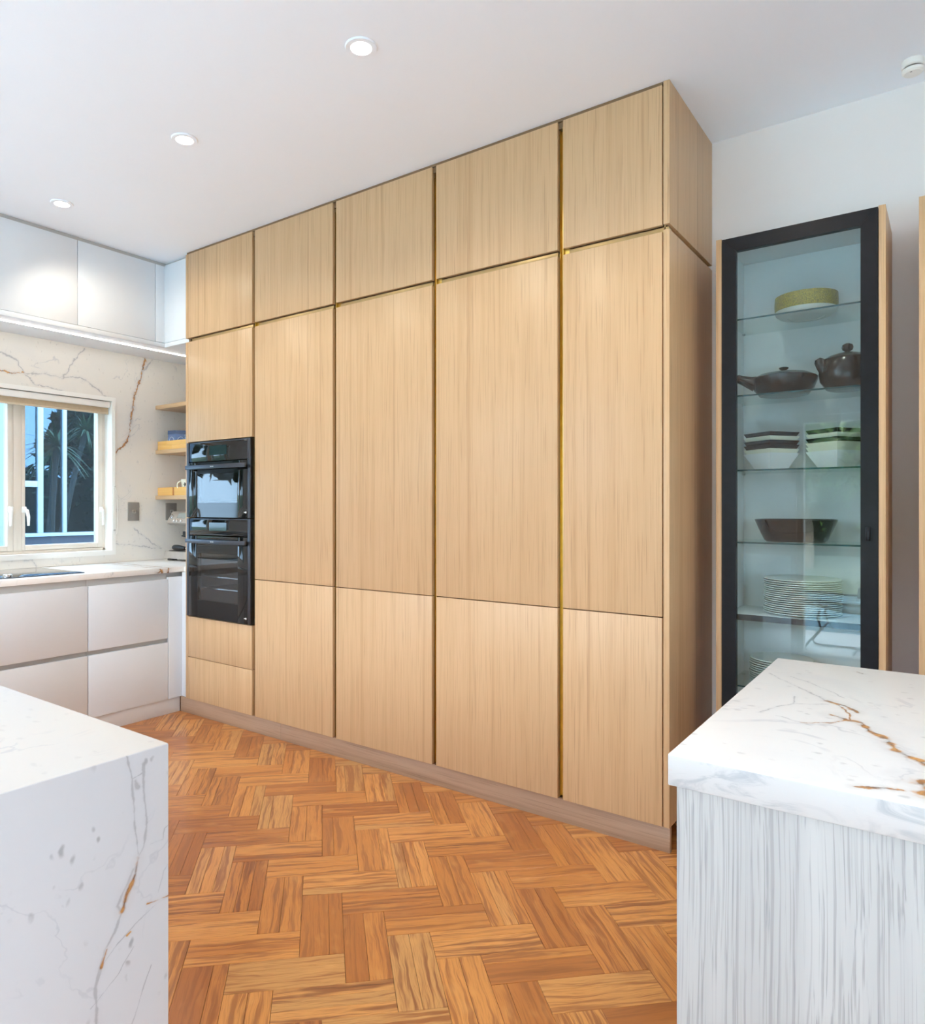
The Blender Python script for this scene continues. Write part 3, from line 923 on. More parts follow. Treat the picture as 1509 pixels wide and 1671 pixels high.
def tin(cx, cy, z, r, h, rot, label, col, detail):
    t_ = thing('tea_tin', label, 'tin', (cx, cy, z), 'tins in the bamboo tray')
    n = 8
    def oc(rr):
        return [(cx + rr * math.cos(rot + 2 * math.pi * (k + 0.5) / n), cy + rr * math.sin(rot + 2 * math.pi * (k + 0.5) / n)) for k in range(n)]
    M_T = plain('tin_paint', col, 0.4)
    obj('body', prism(B(), oc(r), z, z + h * 0.80), M_T, t_)
    obj('lid', prism(B(), oc(r * 1.03), z + h * 0.805, z + h), plain('tin_lid', tuple(c * 0.55 for c in col), 0.4), t_)
    if detail:
        ap = r * math.cos(math.pi / n)
        od = B()
        for k in range(n):
            a = rot + 2 * math.pi * (k + 1) / n
            c = Vector((cx + ap * math.cos(a), cy + ap * math.sin(a), z + h * 0.4))
            tx = Vector((-math.sin(a), math.cos(a), 0))
            nr = Vector((math.cos(a), math.sin(a), 0))
            pts = []
            for q in range(17):
                g = 2 * math.pi * q / 16
                pts.append(c + nr * 0.0008 + tx * (0.022 * math.cos(g)) + Vector((0, 0, 0.030 * math.sin(g))))
            tube(od, pts, 0.0022, 5)
        obj('oval_border', od, plain('tin_pale_ornament', srgb(196, 208, 226), 0.4), t_)
tin(-4.325, 2.935, SHZ[1] + 0.006, 0.092, 0.125, 0.15, 'large eight-sided blue tea tin with pale oval ornaments', srgb(92, 116, 160), True)
tin(-4.185, 2.905, SHZ[1] + 0.006, 0.036, 0.092, 0.3, 'small plain pale blue tin between the large tin and the purple box', srgb(128, 156, 200), False)
pb_ = thing('purple_box', 'tall bright purple carton beside the small blue tin', 'box', (-4.10, 2.90, SHZ[1] + 0.006))
obj('carton', bx(-4.145, -4.055, 2.875, 2.935, SHZ[1] + 0.006, SHZ[1] + 0.150, 0.001), plain('purple_card', srgb(140, 70, 200), 0.5), pb_)
obj('flap', bx(-4.144, -4.056, 2.876, 2.934, SHZ[1] + 0.150, SHZ[1] + 0.1515), plain('purple_card_flap', srgb(170, 110, 215), 0.5), pb_)

mg = thing('mug', 'cream mug with a dark flower in the bamboo box', 'mug', (-4.20, 2.90, SHZ[2] + 0.006))
mb = lathe(B(), [(0.036, 0.0), (0.044, 0.004), (0.047, 0.06), (0.050, 0.104), (0.0475, 0.105), (0.044, 0.06), (0.040, 0.010), (0.0, 0.009)], -4.195, 2.905, SHZ[2] + 0.006, 28)
obj('cup', mb, M_CREAM, mg)
mh = B()
tube(mh, [(-4.195 + (0.046 + 0.030 * math.sin(g)) * math.cos(-1.95), 2.905 + (0.046 + 0.030 * math.sin(g)) * math.sin(-1.95), SHZ[2] + 0.068 + 0.028 * math.cos(g)) for g in [math.pi * k / 8 for k in range(9)]], 0.0055, 8)
obj('handle', mh, M_CREAM, mg)
fl = B()
for k in range(6):
    g = 2 * math.pi * k / 6
    a = -1.05
    c = Vector((-4.195 + 0.0495 * math.cos(a), 2.905 + 0.0495 * math.sin(a), SHZ[2] + 0.075))
    tx = Vector((-math.sin(a), math.cos(a), 0))
    tube(fl, [c, c + tx * 0.008 * math.cos(g) + Vector((0, 0, 0.008 * math.sin(g))), c + tx * 0.016 * math.cos(g) + Vector((0, 0, 0.016 * math.sin(g)))], 0.003, 6, radii=[0.001, 0.0035, 0.001])
obj('flower', fl, M_BLACKPL, mg)

# sockets on the stone
def socket(y0, y1, z0, z1, label):
    s = thing('wall_socket', label, 'socket', (XW, (y0 + y1) / 2, z0), 'grey wall sockets on the splashback')
    obj('plate', bx(XW + 0.0003, XW + 0.009, y0, y1, z0, z1, 0.0015), M_GREYPLATE, s)
    ym, zm = (y0 + y1) / 2, (z0 + z1) / 2
    obj('switch', bx(XW + 0.009, XW + 0.013, ym - 0.013, ym + 0.013, zm - 0.012, zm + 0.012, 0.001), M_STEEL, s)
    obj('switch_rocker', bx(XW + 0.013, XW + 0.0145, ym - 0.007, ym + 0.007, zm - 0.008, zm + 0.008, 0.0005), M_GREYPLATE, s)
socket(2.618, 2.698, 1.166, 1.291, 'grey wall socket between window and corner shelves')
socket(2.905, 2.990, 1.166, 1.288, 'grey wall socket behind the coffee machine')

# coffee machine
cm = thing('coffee_machine', 'steel espresso machine under the corner shelves', 'coffee machine', (-4.19, 2.97, 0.890))
cx0, cx1, cy0, cy1 = -4.375, -4.00, 2.835, 3.10
for xx in (cx0 + 0.05, cx1 - 0.05):
    for yy in (cy0 + 0.03, cy1 - 0.04):
        obj('foot', bx(xx - 0.03, xx + 0.03, yy - 0.02, yy + 0.02, 0.890, 0.9045, 0.003), M_BLACKPL, cm)
obj('drip_tray', prism(B(), [(cx0, 0.905), (cx1, 0.905), (cx1, 0.955), (cx0 + 0.006, 0.955), (cx0, 0.94)], cy0, cy1, 'xzy'), M_STEEL, cm)
obj('drip_grate', bx(cx0 + 0.03, cx1 - 0.03, cy0 + 0.015, cy0 + 0.13, 0.9555, 0.959), M_BLACKPL, cm)
obj('back_body', bx(cx0 + 0.06, cx1, cy0 + 0.14, cy1, 0.9556, 1.135, 0.006), M_STEEL, cm)
hd = obj('head', prism(B(), [(cy1, 1.135), (cy0 + 0.028, 1.135), (cy0 + 0.002, 1.150), (cy0 + 0.05, 1.228), (cy1, 1.235)], cx0 + 0.02, cx1, 'yzx'), M_STEEL, cm)
# control face is the slanted front: build its fittings along the slope
P0, P1 = Vector((0, cy0 + 0.002, 1.150)), Vector((0, cy0 + 0.05, 1.228))
sl = (P1 - P0).normalized()
nn = Vector((0, -sl.z, sl.y))
def onface(x, s, out=0.0):
    p = P0 + (P1 - P0) * s + nn * out
    return Vector((x, p.y, p.z))
scb = B()
c_ = [onface(-4.262, 0.42, 0.002), onface(-4.125, 0.42, 0.002), onface(-4.125, 0.85, 0.002), onface(-4.262, 0.85, 0.002)]
d_ = [p - nn * 0.006 for p in c_]
vs = [scb.verts.new(p) for p in c_ + d_]
for q in ((0, 1, 2, 3), (7, 6, 5, 4), (0, 4, 5, 1), (1, 5, 6, 2), (2, 6, 7, 3), (3, 7, 4, 0)):
    scb.faces.new([vs[k] for k in q])
bmesh.ops.recalc_face_normals(scb, faces=scb.faces)
obj('screen', scb, plain('lcd_screen', srgb(150, 156, 150), 0.15), hd)
for (x, s, r) in ((-4.318, 0.50, 0.016), (-4.272, 0.16, 0.011), (-4.235, 0.16, 0.011), (-4.19, 0.16, 0.011)):
    k_ = B()
    tube(k_, [onface(x, s, -0.002), onface(x, s, 0.012), onface(x, s, 0.014)], r, 16, radii=[r, r, r * 0.8])
    obj('knob', k_, M_CHROME, hd)
hp = lathe(B(), [(0.035, 0.0), (0.048, 0.016), (0.058, 0.045), (0.060, 0.056)], -4.165, cy0 + 0.12, 1.2352, 28)
obj('bean_hopper', hp, glass('smoky_plastic', (0.55, 0.5, 0.45)), cm)
obj('hopper_lid', lathe(B(), [(0.063, 0.0), (0.064, 0.008), (0.058, 0.014)], -4.165, cy0 + 0.12, 1.2915, 28), M_BLACKPL, cm)
obj('coffee_bean_fill', lathe(B(), [(0.033, 0.001), (0.046, 0.02), (0.050, 0.030), (0.02, 0.036)], -4.165, cy0 + 0.12, 1.2356, 20), plain('coffee_beans', srgb(110, 66, 40), 0.5, var=0.4, scale=120), cm)
obj('group_head', lathe(B(), [(0.036, 0.0), (0.040, 0.01), (0.040, 0.04)], -4.165, cy0 + 0.07, 1.0945, 24), M_CHROME, cm)
obj('grind_cradle', prism(B(), [(-4.215, 1.060), (-4.13, 1.052), (-4.13, 1.094), (-4.19, 1.094), (-4.19, 1.070)], cy0 + 0.02, cy0 + 0.07, 'xzy'), M_BLACKPL, cm)
pf = thing('portafilter', 'black-handled portafilter resting on the coffee machine tray', 'portafilter', (-4.20, 2.87, 0.959))
ph = B()
tube(ph, [(-4.282, 2.845, 0.982), (-4.270, 2.846, 0.982), (-4.24, 2.850, 0.981), (-4.20, 2.856, 0.979), (-4.17, 2.862, 0.978)], 0.015, 12, radii=[0.014, 0.0185, 0.0195, 0.0165, 0.012])
obj('handle', ph, M_BLACKPL, pf)
obj('basket', lathe(B(), [(0.028, 0.0), (0.034, 0.004), (0.034, 0.028), (0.030, 0.028), (0.030, 0.006)], -4.055, 2.888, 0.9592, 24), M_CHROME, pf)
obj('neck', tube(B(), [(-4.175, 2.861, 0.978), (-4.09, 2.880, 0.976)], 0.006, 8), M_CHROME, pf)
jg = thing('milk_jug', 'brushed steel milk jug beside the portafilter', 'jug', (-4.128, 2.932, 0.959))
obj('body', lathe(B(), [(0.033, 0.0), (0.037, 0.004), (0.034, 0.05), (0.030, 0.085), (0.033, 0.100), (0.031, 0.100), (0.028, 0.085), (0.031, 0.05), (0.0, 0.004)], -4.128, 2.932, 0.9592, 28), M_STEEL, jg)
obj('spout', tube(B(), [(-4.157, 2.923, 1.048), (-4.165, 2.920, 1.060)], 0.006, 8), M_STEEL, jg)

# ================================================================== ROLLER BLIND
rb = thing('roller_blind', 'tan roller blind rolled up at the window head', 'blind', (XW - 0.04, 1.95, 1.878))
yb0, yb1 = WY0 + 0.006, WY1 - 0.008
obj('cassette', bx(XW - 0.060, XW - 0.006, yb0, yb1, 1.918, WZ1 - 0.004, 0.004), M_TRIMW, rb)
obj('fabric', bx(XW - 0.0235, XW - 0.0215, yb0 + 0.005, yb1 - 0.004, 1.886, 1.918), M_BLIND, rb)
obj('bottom_bar', bx(XW - 0.029, XW - 0.017, yb0 + 0.005, yb1 - 0.004, 1.874, 1.886, 0.003), plain('blind_bar', srgb(206, 188, 160), 0.6), rb)
cd = B()
tube(cd, [(XW + 0.012, WY1 + 0.012, 1.93), (XW + 0.012, WY1 + 0.012, 1.40), (XW + 0.016, WY1 + 0.028, 1.36), (XW + 0.016, WY1 + 0.034, 1.20), (XW + 0.014, WY1 + 0.030, 1.085), (XW + 0.013, WY1 + 0.014, 1.072), (XW + 0.012, WY1 + 0.002, 1.10), (XW + 0.012, WY1 + 0.006, 1.40)], 0.0018, 5)
obj('chain', cd, M_TRIMW, rb)
for zz in (1.395, 1.105):
    obj('chain_guide', lathe(B(), [(0.006, 0.0), (0.006, 0.008)], XW + 0.004, WY1 + 0.016, zz, 10, 'x'), M_STEEL, rb)

# ================================================================== ISLANDS
il = thing('island_bench', 'white marble island bench with a waterfall end and grey-gold veins', 'island bench', (-1.9, 0.15, 0.0))
IX0, IX1, IY0, IY1 = -3.0, -0.983, -0.36, 0.645
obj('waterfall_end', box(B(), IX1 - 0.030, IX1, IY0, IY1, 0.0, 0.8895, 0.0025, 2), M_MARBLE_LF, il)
obj('benchtop', bx(IX0, IX1 - 0.0005, IY0, IY1, 0.860, 0.890, 0.003, 3), M_MARBLE_L, il)
obj('cabinet_body', bx(IX0 + 0.02, IX1 - 0.031, IY0 + 0.25, IY1 - 0.02, 0.0, 0.859), M_WHITE, il)

ir = thing('side_bench', 'marble-topped bench with bold gold veins on a grey limed timber base', 'bench', (0.7, 1.48, 0.0))
JX0, JX1, JY0, JY1 = -0.341, 1.9, 1.065, 1.900
obj('benchtop', bx(JX0, JX1, JY0 + 0.0005, JY1, 0.872, 0.890, 0.003, 3), M_MARBLE_R, ir)
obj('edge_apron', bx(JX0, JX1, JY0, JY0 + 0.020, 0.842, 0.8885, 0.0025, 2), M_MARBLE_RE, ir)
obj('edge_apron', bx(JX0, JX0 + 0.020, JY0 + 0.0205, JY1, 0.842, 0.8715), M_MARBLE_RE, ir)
obj('substrate', bx(JX0 + 0.021, JX1, JY0 + 0.021, JY1, 0.8425, 0.8715), M_GREYW, ir)
obj('front_panel', bx(JX0 + 0.011, JX1 - 0.02, JY0 + 0.008, JY0 + 0.030, 0.0, 0.8415, 0.001), M_GREYW, ir)
obj('side_panel', bx(JX0 + 0.012, JX0 + 0.034, JY0 + 0.0305, JY1 - 0.012, 0.0, 0.8415, 0.001), M_GREYW, ir)
obj('cabinet_body', bx(JX0 + 0.035, JX1 - 0.02, JY0 + 0.031, JY1 - 0.02, 0.0, 0.8415), M_GREYW, ir)

# ================================================================== GLASS DISPLAY CABINETS
YG = 2.820
M_CABIN = plain('pale_cabinet_lining', srgb(222, 224, 222), 0.5, var=0.01)
M_DARKEDGE = plain('dark_shelf_edge', srgb(40, 40, 42), 0.4)
GX0, GX1, GZ1 = -0.719, -0.1752, 2.278
def glass_cabinet(dx, label):
    g = thing('display_cabinet', label, 'cabinet', ((GX0 + GX1) / 2 + dx, 2.98, 0.0), 'black-framed glass display cabinets')
    X0, X1 = GX0 + dx, GX1 + dx
    pw = 0.0205
    for xa in (X0, X1 - pw):
        sp_ = obj('side_panel', bx(xa, xa + pw, YG, YB - 0.001, 0.0, GZ1, 0.001), M_OAK, g)
    obj('lining_side', bx(X0 + pw + 0.0005, X0 + pw + 0.012, YG + 0.022, YB - 0.021, 0.08, GZ1 - 0.02), M_CABIN, g)
    obj('lining_side', bx(X1 - pw - 0.012, X1 - pw - 0.0005, YG + 0.022, YB - 0.021, 0.08, GZ1 - 0.02), M_CABIN, g)
    obj('back_panel', bx(X0 + pw + 0.0005, X1 - pw - 0.0005, YB - 0.020, YB - 0.002, 0.08, GZ1 - 0.02), M_CABIN, g)
    obj('top_panel', bx(X0 + pw + 0.0005, X1 - pw - 0.0005, YG + 0.022, YB - 0.002, GZ1 - 0.019, GZ1 - 0.001), M_CABIN, g)
    obj('base_panel', bx(X0 + pw + 0.0005, X1 - pw - 0.0005, YG + 0.022, YB - 0.002, 0.062, 0.0795), M_CABIN, g)
    a, b = X0 + pw + 0.0130, X1 - pw - 0.0130
    for z in (1.972, 1.683, 1.401, 1.128, 0.585):
        sh = obj('glass_shelf', bx(a, b, YG + 0.0305, YB - 0.0215, z - 0.006, z), M_GLASSSH, g)
        obj('edge', bx(a, b, YG + 0.0295, YG + 0.0303, z - 0.006, z), M_GLEDGE, sh)
        if dx:
            continue
        for xx, s in ((a, 1), (b, -1)):
            for yy in (YG + 0.06, YB - 0.05):
                obj('shelf_pin', bx(min(xx - s * 0.0005, xx + s * 0.012), max(xx - s * 0.0005, xx + s * 0.012), yy - 0.003, yy + 0.003, z - 0.012, z - 0.0065), M_CHROME, sh)
    fs = obj('fixed_shelf', bx(a, b, YG + 0.0265, YB - 0.0215, 0.833, 0.855), M_CABIN, g)
    obj('edge', bx(a, b, YG + 0.0240, YG + 0.0262, 0.833, 0.8548), M_DARKEDGE, fs)
    # door: four mitred black rails, glass, small pull
    fx0, fx1, fz0, fz1 = X0 + pw + 0.0015, X1 - pw - 0.0015, 0.066, GZ1 - 0.005
    wv, wh = 0.0505, 0.052
    y0, y1 = YG - 0.004, YG + 0.020
    fr = B()
    prism(fr, [(fx0, fz1), (fx1, fz1), (fx1 - wv, fz1 - wh), (fx0 + wv, fz1 - wh)], y0, y1, 'xzy')
    prism(fr, [(fx0, fz0), (fx0 + wv, fz0 + wh), (fx1 - wv, fz0 + wh), (fx1, fz0)], y0, y1, 'xzy')
    prism(fr, [(fx0, fz0), (fx0, fz1 - 0.0003), (fx0 + wv - 0.0003, fz1 - wh), (fx0 + wv, fz0 + wh)], y0, y1, 'xzy')
    prism(fr, [(fx1, fz0), (fx1 - wv, fz0 + wh), (fx1 - wv + 0.0003, fz1 - wh), (fx1, fz1 - 0.0003)], y0, y1, 'xzy')
    fo = obj('door_frame', fr, M_BLACKMET, g, smooth=0)
    obj('glass_pane', bx(fx0 + wv - 0.001, fx1 - wv + 0.001, YG + 0.003, YG + 0.008, fz0 + wh - 0.001, fz1 - wh + 0.001), M_GLASSC, fo)
    obj('pull', bx(fx1 - 0.034, fx1 - 0.022, y0 - 0.020, y0 - 0.0003, 1.146, 1.192, 0.001), M_BLACKMET, fo)
    return g
glass_cabinet(0.0, 'black-framed glass display cabinet filled with crockery beside the oak end unit')
glass_cabinet(0.635, 'black-framed glass display cabinet standing empty, farther from the oak units')

# ---- crockery
YM = 2.975
di = thing('ceramic_dish', 'round dish with olive-gold textured rim and pale base', 'dish', (-0.436, YM, 1.972))
obj('base', lathe(B(), [(0.060, 0.003), (0.062, 0.0), (0.090, 0.004), (0.1015, 0.013), (0.1050, 0.024), (0.098, 0.024), (0.085, 0.014), (0.0, 0.010)], -0.436, YM, 1.9722, 48), plain('pale_glaze', srgb(206, 206, 196), 0.35), di)
m_ol, t_ol = newmat('olive_gold_glaze')
t_ol.put(t_ol.b.inputs['Base Color'], t_ol.ramp(t_ol.noise(t_ol.pos(), 260, 3), [(0.35, srgb(96, 84, 16)), (0.65, srgb(176, 156, 44))]))
t_ol.b.inputs['Roughness'].default_value = 0.35
t_ol.bump(t_ol.noise(t_ol.pos(), 240, 2), 0.8, 0.003)
obj('rim', lathe(B(), [(0.1051, 0.0245), (0.1066, 0.050), (0.1050, 0.078), (0.1000, 0.080), (0.0985, 0.050), (0.0980, 0.0245)], -0.436, YM, 1.9722, 64), m_ol, di)

pn_ = thing('lidded_pan', 'low black clay pan with lid and stub handle', 'pan', (-0.515, 2.965, 1.683))
px_, py_ = -0.511, 2.972
obj('body', lathe(B(), [(0.070, 0.0), (0.085, 0.003), (0.103, 0.025), (0.114, 0.055), (0.116, 0.066), (0.112, 0.066), (0.105, 0.045), (0.06, 0.008), (0.0, 0.006)], px_, py_, 1.6832, 48), M_BLACKCER, pn_)
ld = obj('lid', lathe(B(), [(0.110, 0.066), (0.111, 0.070), (0.085, 0.083), (0.045, 0.091), (0.0, 0.092)], px_, py_, 1.6832, 48), M_BLACKCER, pn_)
obj('knob', lathe(B(), [(0.008, 0.0), (0.007, 0.006), (0.016, 0.012), (0.017, 0.016), (0.010, 0.019), (0.0, 0.019)], px_, py_, 1.6832 + 0.0915, 24), M_BLACKCER, ld)
hn = B()
a = math.radians(196)
dv = Vector((math.cos(a), math.sin(a), 0))
tube(hn, [Vector((px_, py_, 1.735)) + dv * 0.098, Vector((px_, py_, 1.742)) + dv * 0.120, Vector((px_, py_, 1.752)) + dv * 0.145, Vector((px_, py_, 1.760)) + dv * 0.163, Vector((px_, py_, 1.763)) + dv * 0.170], 0.02, 14, radii=[0.030, 0.023, 0.017, 0.016, 0.009])
obj('handle', hn, M_BLACKCER, pn_)

pt = thing('lidded_pot', 'deep black clay pot with lid, ball knob and pinched spout', 'pot', (-0.318, 2.965, 1.683))
qx, qy = -0.300, 2.960
obj('body', lathe(B(), [(0.055, 0.0), (0.068, 0.004), (0.088, 0.035), (0.092, 0.065), (0.086, 0.098), (0.083, 0.108), (0.079, 0.108), (0.080, 0.07), (0.05, 0.01), (0.0, 0.008)], qx, qy, 1.6832, 48), M_BLACKCER, pt)
ld = obj('lid', lathe(B(), [(0.080, 0.108), (0.082, 0.112), (0.060, 0.125), (0.030, 0.134), (0.0, 0.135)], qx, qy, 1.6832, 48), M_BLACKCER, pt)
obj('knob', lathe(B(), [(0.008, 0.0), (0.008, 0.006), (0.0165, 0.012), (0.019, 0.021), (0.0165, 0.030), (0.008, 0.035), (0.0, 0.036)], qx, qy, 1.6832 + 0.134, 24), M_BLACKCER, ld)
spt = B()
a = math.radians(205)
dv = Vector((math.cos(a), math.sin(a), 0))
tube(spt, [Vector((qx, qy, 1.755)) + dv * 0.070, Vector((qx, qy, 1.775)) + dv * 0.085, Vector((qx, qy, 1.792)) + dv * 0.095, Vector((qx, qy, 1.800)) + dv * 0.100], 0.02, 14, radii=[0.024, 0.020, 0.017, 0.010])
obj('spout', spt, M_BLACKCER, pt)

ORD = ['first', 'second', 'third', 'fourth', 'fifth', 'sixth', 'seventh', 'eighth', 'ninth', 'tenth', 'eleventh', 'twelfth', 'thirteenth', 'fourteenth', 'fifteenth', 'sixteenth', 'seventeenth']
def square_bowl(cx, cy, z, rot, s_top, s_bot, h, mat, label, group):
    bm = B()
    def ring(s, zz):
        return [bm.verts.new((cx + s * math.cos(rot + math.pi / 2 * k), cy + s * math.sin(rot + math.pi / 2 * k), zz)) for k in range(4)]
    t_ = 0.004
    rs = [ring(s_bot * 0.96, z), ring(s_bot, z + 0.002), ring(s_top, z + h), ring(s_top - t_, z + h), ring(s_bot - t_ * 0.6, z + 0.006), ]
    for a, b in zip(rs[:-1], rs[1:]):
        for k in range(4):
            bm.faces.new((a[k], a[(k + 1) % 4], b[(k + 1) % 4], b[k]))
    bm.faces.new(rs[0][::-1])
    bm.faces.new(rs[-1])
    bmesh.ops.recalc_face_normals(bm, faces=bm.faces)
    return tag(obj('square_bowl', bm, mat, smooth=20), label, 'bowl', group)
for (cx, tops, rot, nm) in ((-0.553, [M_WHITECER, M_CREAM, M_NAVYCER, M_NAVYCER, M_CREAM, M_NAVYCER], math.radians(-82), 'stack under the low pan'), (-0.338, [M_WHITECER, M_CREAM, M_CREAM, M_NAVYCER, M_CREAM, M_NAVYCER], math.radians(-80), 'stack under the spouted pot')):
    for k, mt in enumerate(tops):
        cn = {'white_ceramic': 'white', 'cream_ceramic': 'cream', 'black_navy_ceramic': 'black'}[mt.name]
        lb = f'{cn} square bowl, {ORD[k]} from the bottom of the {nm}'
        if k == 0:
            lb = f'white square bowl at the bottom of the {nm}'
        elif k == 5:
            lb = f'black square bowl, topmost of the {nm}'
        square_bowl(cx, 2.962, 1.4013 + k * 0.0158, rot, 0.097, 0.056, 0.062, mt, lb, 'square bowls in the glass cabinet')

ob = thing('oval_bowl', 'wide glossy black oval bowl alone on its glass shelf', 'bowl', (-0.472, 2.972, 1.128))
bm = B()
def oring(a, b, z, n=48, e=2.6):
    r = []
    for k in range(n):
        g = 2 * math.pi * k / n
        c, s = math.cos(g), math.sin(g)
        r.append(bm.verts.new((-0.472 + a * math.copysign(abs(c) ** (2 / e), c), 2.978 + b * math.copysign(abs(s) ** (2 / e), s), 1.1283 + z)))
    return r
rs = [oring(0.075, 0.062, 0.0), oring(0.098, 0.078, 0.0), oring(0.106, 0.085, 0.006), oring(0.124, 0.101, 0.045), oring(0.140, 0.113, 0.084), oring(0.137, 0.110, 0.085), oring(0.119, 0.096, 0.045), oring(0.098, 0.078, 0.010)]
for a, b in zip(rs[:-1], rs[1:]):
    for k in range(48):
        bm.faces.new((a[k], a[(k + 1) % 48], b[(k + 1) % 48], b[k]))
bm.faces.new(rs[0][::-1])
bm.faces.new(rs[-1])
bmesh.ops.recalc_face_normals(bm, faces=bm.faces)
obj('shell', bm, M_BLACKENAM, ob)

def plate_mesh(r, mat):
    bm = lathe(B(), [(r * 0.55, 0.0), (r * 0.62, 0.0015), (r * 0.97, 0.0085), (r, 0.0105), (r * 0.985, 0.012), (r * 0.93, 0.0105), (r * 0.6, 0.0045), (0.0, 0.004)], n=56)
    me = bpy.data.meshes.new('dinner_plate')
    bm.to_mesh(me)
    bm.free()
    me.materials.append(mat)
    me.polygons.foreach_set('use_smooth', [True] * len(me.polygons))
    return me
def plate_stack(n, cx, cy, z, r, dz, where, grp, mat):
    me = plate_mesh(r, mat)
    for k in range(n):
        o = bpy.data.objects.new('dinner_plate', me)
        COL.objects.link(o)
        o.location = (cx + random.uniform(-0.0025, 0.0025), cy + random.uniform(-0.0015, 0.0015), z + 0.0003 + k * dz)
        tag(o, f'pale stoneware plate, topmost of the {where}' if k == n - 1 else f'pale stoneware plate, {ORD[n - 1 - k]} from the top of the {where}', 'plate', grp)
plate_stack(17, -0.449, 2.977, 0.855, 0.1315, 0.0078, 'tall stack on the dark-edged shelf', 'plates in the tall stack', M_PLATE)
plate_stack(11, -0.520, 2.977, 0.585, 0.112, 0.0086, 'stack below the dark-edged shelf', 'plates in the lower stack', M_PLATE)

# ================================================================== CEILING FITTINGS
def downlight(x, y, label):
    d = thing('downlight', label, 'downlight', (x, y, C - 0.006), 'recessed ceiling downlights')
    obj('bezel', lathe(B(), [(0.036, 0.004), (0.036, 0.0), (0.052, 0.0), (0.054, 0.0035), (0.054, 0.0058), (0.0362, 0.0058)], x, y, C - 0.006, 32), M_CEIL, d)
    obj('lens', lathe(B(), [(0.0355, 0.0025), (0.0355, 0.0055)], x, y, C - 0.006, 28), M_LAMP, d)
    l = bpy.data.lights.new('downlight_lamp', 'SPOT')
    l.energy = SPOT_W
    l.color = (1.0, 0.90, 0.74)
    l.spot_size = math.radians(130)
    l.spot_blend = 0.7
    l.shadow_soft_size = 0.035
    lo = bpy.data.objects.new('downlight_lamp', l)
    COL.objects.link(lo)
    lo.parent = d
    lo.location = (0, 0, -0.012)
    lo.rotation_euler = (math.radians(24 if x < -3.5 else 8), 0, 0)      # gimbals tipped towards the tall units
for (x, y, lb) in ((-3.637, 1.772, 'lit round ceiling downlight nearest the white wall cabinets'),
                   (-2.588, 1.772, 'lit round ceiling downlight in the middle of the row along the oak units'),
                   (-1.592, 1.772, 'lit round ceiling downlight nearest the oak end unit'),
                   (-0.55, 1.772, 'ceiling downlight above the grey timber bench end'),
                   (0.5, 1.772, 'ceiling downlight over the middle of the grey timber bench'),
                   (-3.1, 0.15, 'ceiling downlight over the far end of the marble island'),
                   (-2.0, 0.15, 'ceiling downlight over the middle of the marble island'),
                   (1.6, 1.772, 'ceiling downlight over the far end of the grey timber bench')):
    downlight(x, y, lb)
sd = thing('smoke_detector', 'small white round smoke detector on the ceiling by the back wall', 'smoke detector', (-0.106, 2.975, C - 0.045))
obj('base', lathe(B(), [(0.030, 0.0), (0.034, 0.004), (0.034, 0.0228)], -0.106, 2.975, C - 0.023, 32), M_TRIMW, sd)
obj('vent_gap', lathe(B(), [(0.026, 0.0), (0.026, 0.008)], -0.106, 2.975, C - 0.0305, 32), plain('vent_shadow', srgb(110, 98, 90), 0.7), sd)
obj('cap', lathe(B(), [(0.010, -0.002), (0.026, 0.0), (0.032, 0.006), (0.033, 0.014), (0.020, 0.0145)], -0.106, 2.975, C - 0.0445, 32), M_TRIMW, sd)
obj('led_dot', lathe(B(), [(0.003, 0.0), (0.003, 0.002)], -0.110, 2.957, C - 0.0455, 10), M_BLACKPL, sd)

# ================================================================== OUTSIDE
def leafmat(name, a, b):
    m, t = newmat(name)
    r = t.n('NewGeometry').outputs['Random Per Island']
    t.put(t.b.inputs['Base Color'], t.ramp(r, [(0.0, a), (1.0, b)]))
    t.b.inputs['Roughness'].default_value = 0.55
    return m
M_LEAF = leafmat('leaf_green', srgb(58, 84, 38), srgb(122, 150, 84))
M_LEAFD = leafmat('leaf_dark', srgb(26, 40, 22), srgb(66, 84, 44))
M_PALM = leafmat('palm_frond', srgb(60, 84, 52), srgb(150, 166, 120))
M_BARK = plain('pale_bark', srgb(150, 138, 120), 0.8, var=0.2, scale=14)
M_BARKP = plain('palm_bark', srgb(120, 112, 100), 0.8, var=0.2, scale=14)
m_lawn, t_lawn = newmat('lawn_grass')
t_lawn.put(t_lawn.b.inputs['Base Color'], t_lawn.ramp(t_lawn.noise(t_lawn.pos(), 9.0, 6), [(0.3, srgb(82, 92, 66)), (0.7, srgb(112, 122, 92))]))
t_lawn.b.inputs['Roughness'].default_value = 0.9
M_POOL = plain('pale_pool_water', srgb(150, 190, 206), 0.08, var=0.04, scale=2)
M_TILE = plain('pale_patio_tile', srgb(214, 214, 210), 0.6, var=0.04, scale=5)
M_GROUT = plain('patio_joint', srgb(92, 92, 92), 0.9)
M_WINGW = plain('pale_weatherboard', srgb(120, 134, 150), 0.6)
M_WINGF = plain('pale_wing_frame', srgb(134, 152, 164), 0.45)
M_WINGB = plain('dark_base_cladding', srgb(38, 46, 60), 0.6)

